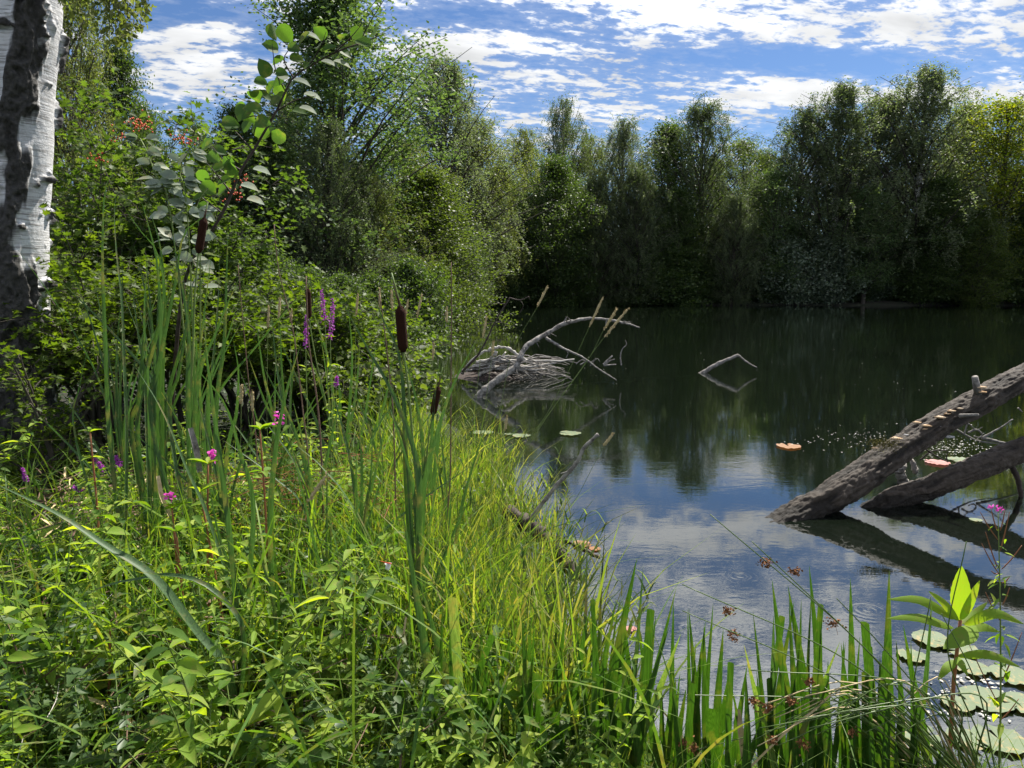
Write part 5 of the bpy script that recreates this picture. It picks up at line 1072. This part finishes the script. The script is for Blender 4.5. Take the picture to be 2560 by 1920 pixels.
# ---- ground plants: scattered masses
def scatter_pts(n, seed, xr, yr, test):
    rng = np.random.RandomState(seed); x = rng.uniform(*xr, n); y = yr[0] + (yr[1] - yr[0]) * rng.rand(n) ** 1.35; k = test(x, y); return x[k], y[k], rng
INV = lambda x, y: (np.abs(x) < y * .78 + .6)
def blades_mass(name, label, n, seed, xr, yr, test, hr_, wr, lean, mat, kind='stuff', nseg=6, curve=.5):
    x, y, rng = scatter_pts(n, seed, xr, yr, lambda a, b: test(a, b) & INV(a, b)); n = len(x); z = gz_(x, y); h = rng.uniform(*hr_, n); h *= .6 + .8 * fbm(np.c_[x * 1.3, y * 1.3, x * 0], 3, seed)
    az = rng.uniform(0, 6.28, n); ln = lean * rng.rand(n) ** .7; dr = np.stack([np.cos(az), np.sin(az)], 1); w_ = rng.uniform(*wr, n); t = np.linspace(0, 1, nseg)
    hor = h[:, None] * ln[:, None] * (t[None] ** 2) + curve * h[:, None] * ln[:, None] * t[None] ** 4 * .6; ver = h[:, None] * (t[None] - .35 * ln[:, None] * t[None] ** 3)
    C = np.stack([x[:, None] + dr[:, :1] * hor, y[:, None] + dr[:, 1:] * hor, z[:, None] + ver], -1)
    sa = rng.uniform(0, 6.28, n); sv = np.stack([np.cos(sa), np.sin(sa), sa * 0], -1); ww = (w_[:, None] * np.r_[np.ones(nseg - 2) * np.linspace(.8, 1, nseg - 2), .6, .04][None])[..., None] * .5
    V = np.stack([C - sv[:, None] * ww, C + sv[:, None] * ww], 2).reshape(-1, 3); i = (np.arange(n) * nseg * 2)[:, None] + (np.arange(nseg - 1) * 2)[None]; i = i.ravel()
    mb = MB(); mb.add(V, np.stack([i, i + 1, i + 3, i + 2], -1)); tag(mb.build(name, mat), label, 'grass', kind=kind)
sdg = lambda a, b: sdist(a, b)
def rowof(x, y, z=.45):   # approx view row/column of a ground point
    Z = (z - CH); c, s_ = math.cos(PITCH), math.sin(PITCH); d = y * c - Z * s_; return 1280 + F * x / d, 960 - F * (y * s_ + Z * c) / d
blades_mass('grass', 'short tangled grass covering the near bank', 15000, 201, (-8, 3), (1.6, 13), lambda a, b: (sdg(a, b) > .02) & ~((b > 4.6) & (a < -1.2)), (.14, .42), (.003, .008), 1.0, M['lush'])
blades_mass('grass', 'bright yellow-green reed grass at the water edge', 5200, 202, (-2.2, 1.3), (2.3, 7.5), lambda a, b: (sdg(a, b) > -.25) & (sdg(a, b) < .85) & (a < .35), (.45, .95), (.005, .012), .5, M['grass'])
blades_mass('grass', 'tall loose grass on the middle of the bank', 5000, 203, (-3.5, .5), (3.3, 9), lambda a, b: (sdg(a, b) > .3) & (sdg(a, b) < 2.4) & ~((b > 4.6) & (a < -1.2)), (.35, .75), (.005, .011), .5, M['lush'])
blades_mass('grass', 'long arching sedge leaves over the herbs', 550, 205, (-5, .6), (1.7, 5.2), lambda a, b: (sdg(a, b) > .1), (.5, .95), (.006, .012), 1.2, M['lush'], nseg=9)
blades_mass('grass', 'taller weedy grass standing through the herbs', 1500, 206, (-4, 0), (2.4, 5.6), lambda a, b: (sdg(a, b) > .3) & ~((b > 4.4) & (a < -1.2)), (.45, .85), (.005, .013), .45, M['lush'])
blades_mass('grass', 'green stems among the yellow-green reed grass', 5000, 207, (-2.2, 1.3), (2.3, 7.5), lambda a, b: (sdg(a, b) > -.2) & (sdg(a, b) < 1.1) & (a < .3), (.35, .9), (.004, .009), .5, M['lush'])
blades_mass('grass', 'fine grass between the iris feet', 3500, 204, (-.6, 3), (1.9, 3.0), lambda a, b: (sdg(a, b) > -.05), (.08, .28), (.003, .006), .9, M['lush'])
# low leafy cover
def cover(name, label, n, seed, xr, yr, test, size, tm, mat, hmax):
    x, y, rng = scatter_pts(n, seed, xr, yr, lambda a, b: test(a, b) & INV(a, b)); n = len(x); z = gz_(x, y) + rng.rand(n) ** .8 * hmax * (.4 + 1.0 * fbm(np.c_[x * 1.6, y * 1.6, x * 0], 3, seed))
    D = rdir(n, rng); D[:, 2] = D[:, 2] * .45 - .1; N = rdir(n, rng) * .55; N[:, 2] += .9; mb = MB(); mb.leaves(tm, np.c_[x, y, z], D, N, size * rng.uniform(.5, 1.25, n)); tag(mb.build(name, M[mat]), label, 'undergrowth', kind='stuff')
cover('ground_cover', 'low small-leaved herbs covering the near bank', 11000, 211, (-8, 1), (1.7, 9), lambda a, b: sdg(a, b) > .12, .040, T_OVAL, 'herb', .20)
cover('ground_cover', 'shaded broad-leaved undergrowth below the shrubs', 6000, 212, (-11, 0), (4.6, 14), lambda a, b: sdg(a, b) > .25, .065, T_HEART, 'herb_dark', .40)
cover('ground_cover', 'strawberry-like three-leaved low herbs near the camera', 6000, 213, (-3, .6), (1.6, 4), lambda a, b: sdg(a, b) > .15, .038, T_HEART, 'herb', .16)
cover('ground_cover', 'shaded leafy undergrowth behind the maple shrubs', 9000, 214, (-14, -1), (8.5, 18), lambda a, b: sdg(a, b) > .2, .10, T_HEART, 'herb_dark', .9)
# individual upright herbs, vines, arrow-leaved bindweed
def herb_proto(name, seed, kind, mt='herb', ls=1.0, hs=1.0):
    rng = np.random.RandomState(seed); root = thing(name, 'x', 'herb', (0, -500, 0)); st, lf = MB(), MB(); o = np.array([0, -500, 0.]); P, D, Z = [], [], []
    for i in range(rng.randint(4, 7)):
        h = rng.uniform(.16, .44) * hs; a = rng.rand() * 6.28; e = o + [math.cos(a) * h * .45, math.sin(a) * h * .45, h]; S = smooth_path([o + np.r_[rng.normal(size=2) * .02, 0], o + [math.cos(a) * h * .15, math.sin(a) * h * .15, h * .6], e], 12); st.tube(S, np.linspace(.003, .0012, 12), 4, cap=False)
        for k in range(2, 12):
            for sg in (0, 3.14):
                b = k * 1.57 + sg + rng.normal() * .3; P.append(S[k]); D.append([math.cos(b), math.sin(b), rng.uniform(-.25, .35)]); Z.append((.043 if kind != 'heart' else .050) * rng.uniform(.6, 1.25) * (1.15 - k / 26) * ls)
    N = np.tile([0, 0, 1.], (len(P), 1)) + rng.normal(size=(len(P), 3)) * .3
    lf.leaves({'lance': T_LANCE_W, 'oval': T_OVAL, 'heart': T_HEART, 'thin': T_LANCE, 'lobed': T_LOBED}[kind], P, D, N, np.array(Z) * (1.5 if kind in ('lance', 'thin') else 1)); st.build('stem', M['stem'], root); lf.build('foliage', M[mt], root); return root
HP = [herb_proto('leafy_herb', 301, 'lance', 'herb', 1.3, 1.3), herb_proto('leafy_herb', 302, 'oval', 'herb_dark', .8), herb_proto('bindweed', 303, 'heart', 'herb', 1.1), herb_proto('leafy_herb', 304, 'thin', 'herb', 1.0, 1.3), herb_proto('leafy_herb', 305, 'lobed', 'maple', .9), herb_proto('bindweed', 306, 'heart', 'hazel', 1.15)]
HL = {'leafy_herb': ('bushy green herb in the sunlit undergrowth of the near bank', 'leafy herbs on the near bank'), 'bindweed': ('low bindweed with arrow-shaped leaves on the near bank', 'bindweed plants on the near bank')}
rng = np.random.RandomState(41); cnt = 0; tries = 0; first = set()
while cnt < 290 and tries < 6000:
    tries += 1; y = 1.75 + 4.6 * rng.rand() ** 1.25; x = rng.uniform(-.80, .05) * y + .3 * rng.rand()
    d = float(sdist(x, y)[0])
    if d < .22: continue
    px, py = rowof(x, y)
    if px > 1150 and y > 2.6: continue
    hi_ = int(6 * (fbm(np.array([[x * .9, y * .9, 3.]]), 2, 77)[0] * 2.2 + rng.rand() * .6 - .45)) % 6; h = HP[hi_]; lab, grp = HL[h.name.split('.')[0]]; s_ = rng.uniform(.55, 1.25)
    zx = min([(60, 'near the left edge of the picture'), (270, 'around the free-standing pale balsam'), (560, 'under the slanting reedmace leaves'), (800, 'at the foot of the crossing reeds'), (1000, 'beside the upright orange-tan stalk'), (1200, 'behind the chopped iris leaves')], key=lambda q: abs(q[0] - px))[1]
    lab = lab.replace('bushy green herb', ['broad lance-leaved herb', 'small oval-leaved dark herb', 'x', 'narrow-leaved herb', 'lobed-leaved bright herb', 'x'][hi_]).replace('low bindweed', 'pale bindweed' if hi_ == 2 else 'large green bindweed')
    zy = 'in the front' if py > 1650 else ('in the middle' if py > 1350 else 'at the back'); lab = lab.replace('in the sunlit undergrowth of the near bank', zy + ' ' + zx).replace('on the near bank', zy + ' ' + zx)
    if h.name not in first: first.add(h.name); r = h; tag(r, lab, None, grp)
    else: r = dup(h, label=lab, group=grp)
    r.location = (x, y, G(x, y) - .01); r.rotation_euler = (rng.normal() * .1, rng.normal() * .1, rng.rand() * 6.28); r.scale = (s_, s_, s_ * rng.uniform(.8, 1.15)); cnt += 1
# reed-grass sprays with broad bright leaves at the edge of the water
def reed_proto(seed):
    rng = np.random.RandomState(seed); o = np.array([0, -500, 0.]); root = thing('reed_tuft', 'x', 'reed tuft', o); st, lf = MB(), MB()
    for i in range(5):
        h = rng.uniform(.55, .95); a = rng.normal() * .7; e = o + [.35 * h * math.cos(a), .35 * h * math.sin(a), h]; S = smooth_path([o + np.r_[rng.normal(size=2) * .04, 0], (o + e) / 2 + [-.02, 0, .04], e], 14); st.tube(S, np.linspace(.0028, .001, 14), 4, cap=False)
        for k in range(5, 14, 1):
            b = a + (k % 2) * 3.1 + rng.normal() * .5; L = rng.uniform(.10, .2); d = np.array([math.cos(b) * .55, math.sin(b) * .55, .85]); d /= np.linalg.norm(d); m = S[k] + d * L * .5; q = m + (d + np.array([0, 0, -rng.uniform(.1, 1.1)])) * L * .5
            lf.blade([S[k], m, q], rng.uniform(.010, .019), side=[-math.sin(b), math.cos(b), 0], fold=.25, tip=.7, n=8)
    st.build('stem', M['stem'], root); lf.build('foliage', M['grass'], root); return root
RP = [reed_proto(401), reed_proto(402), reed_proto(403)]
rng = np.random.RandomState(43); cnt = 0; first = set()
while cnt < 60:
    y = rng.uniform(2.7, 7.0); x = rng.uniform(-2.2, .45); d = float(sdist(x, y)[0])
    if not -.22 < d < .7: continue
    r = RP[cnt % 3]; px, py = rowof(x, y); lab = 'bright yellow-green reed grass tuft ' + ('nearest the iris blades' if py > 1560 else 'beside the rotten branch' if py > 1330 else 'below the straight grey stick' if py > 1180 else 'behind the small dark cattail spike') + (' at the water edge' if d < .2 else ' on the bank side')
    if cnt < 3: tag(r, lab, None, 'reed grass tufts')
    else: r = dup(r, label=lab, group='reed grass tufts')
    s_ = rng.uniform(.55, .95); r.location = (x, y, max(G(x, y), -.1) - .02); r.rotation_euler = (0, 0, rng.normal() * 1.0); r.scale = (s_, s_, s_); cnt += 1
# yellow flowers, dragonfly
for x, y, lab in [(490, 1893, 'small yellow pea flower at the bottom left'), (610, 1815, 'pair of tiny yellow flowers right of the straw leaf'), (722, 1893, 'tiny yellow flower low beside the iris')]:
    rng = np.random.RandomState(x); c = gp(x, y, 2.25); mb = MB(); mb.leaves(T_ROUND, c + rng.normal(size=(5, 3)) * .006, rdir(5, rng), rdir(5, rng), .014); g = c.copy(); g[2] = G(c[0], c[1]); root = thing('yellow_flower', lab, 'flower', g, 'small yellow flowers'); mb.build('petals', M['yellow_flower'], root); mb = MB(); mb.tube([g, c], [.0012, .001], 4); mb.build('stem', M['stem'], root)
dc = gp(966, 1407, 2.45); dr = thing('dragonfly', 'red dragonfly resting on a grass tip in the middle of the bank', 'dragonfly', dc)
mb = MB(); mb.tube([dc + [-.02, 0, .006], dc + [0, 0, 0], dc + [.012, 0, -.003], dc + [.017, 0, -.004]], [.0012, .0018, .003, .0025], 8); mb.build('body', M['red'], dr)
for sx, sz in ((-.3, 1), (.1, 1), (-.3, -1), (.1, -1)):
    mb = MB(); mb.leaves(T_OVAL, [dc + [.008, 0, 0]], [[sx - .1, .5 * sz, -.5 + .2 * sz]], [[0, .3, 1]], .026); mb.build('wing', M['wing'], dr)
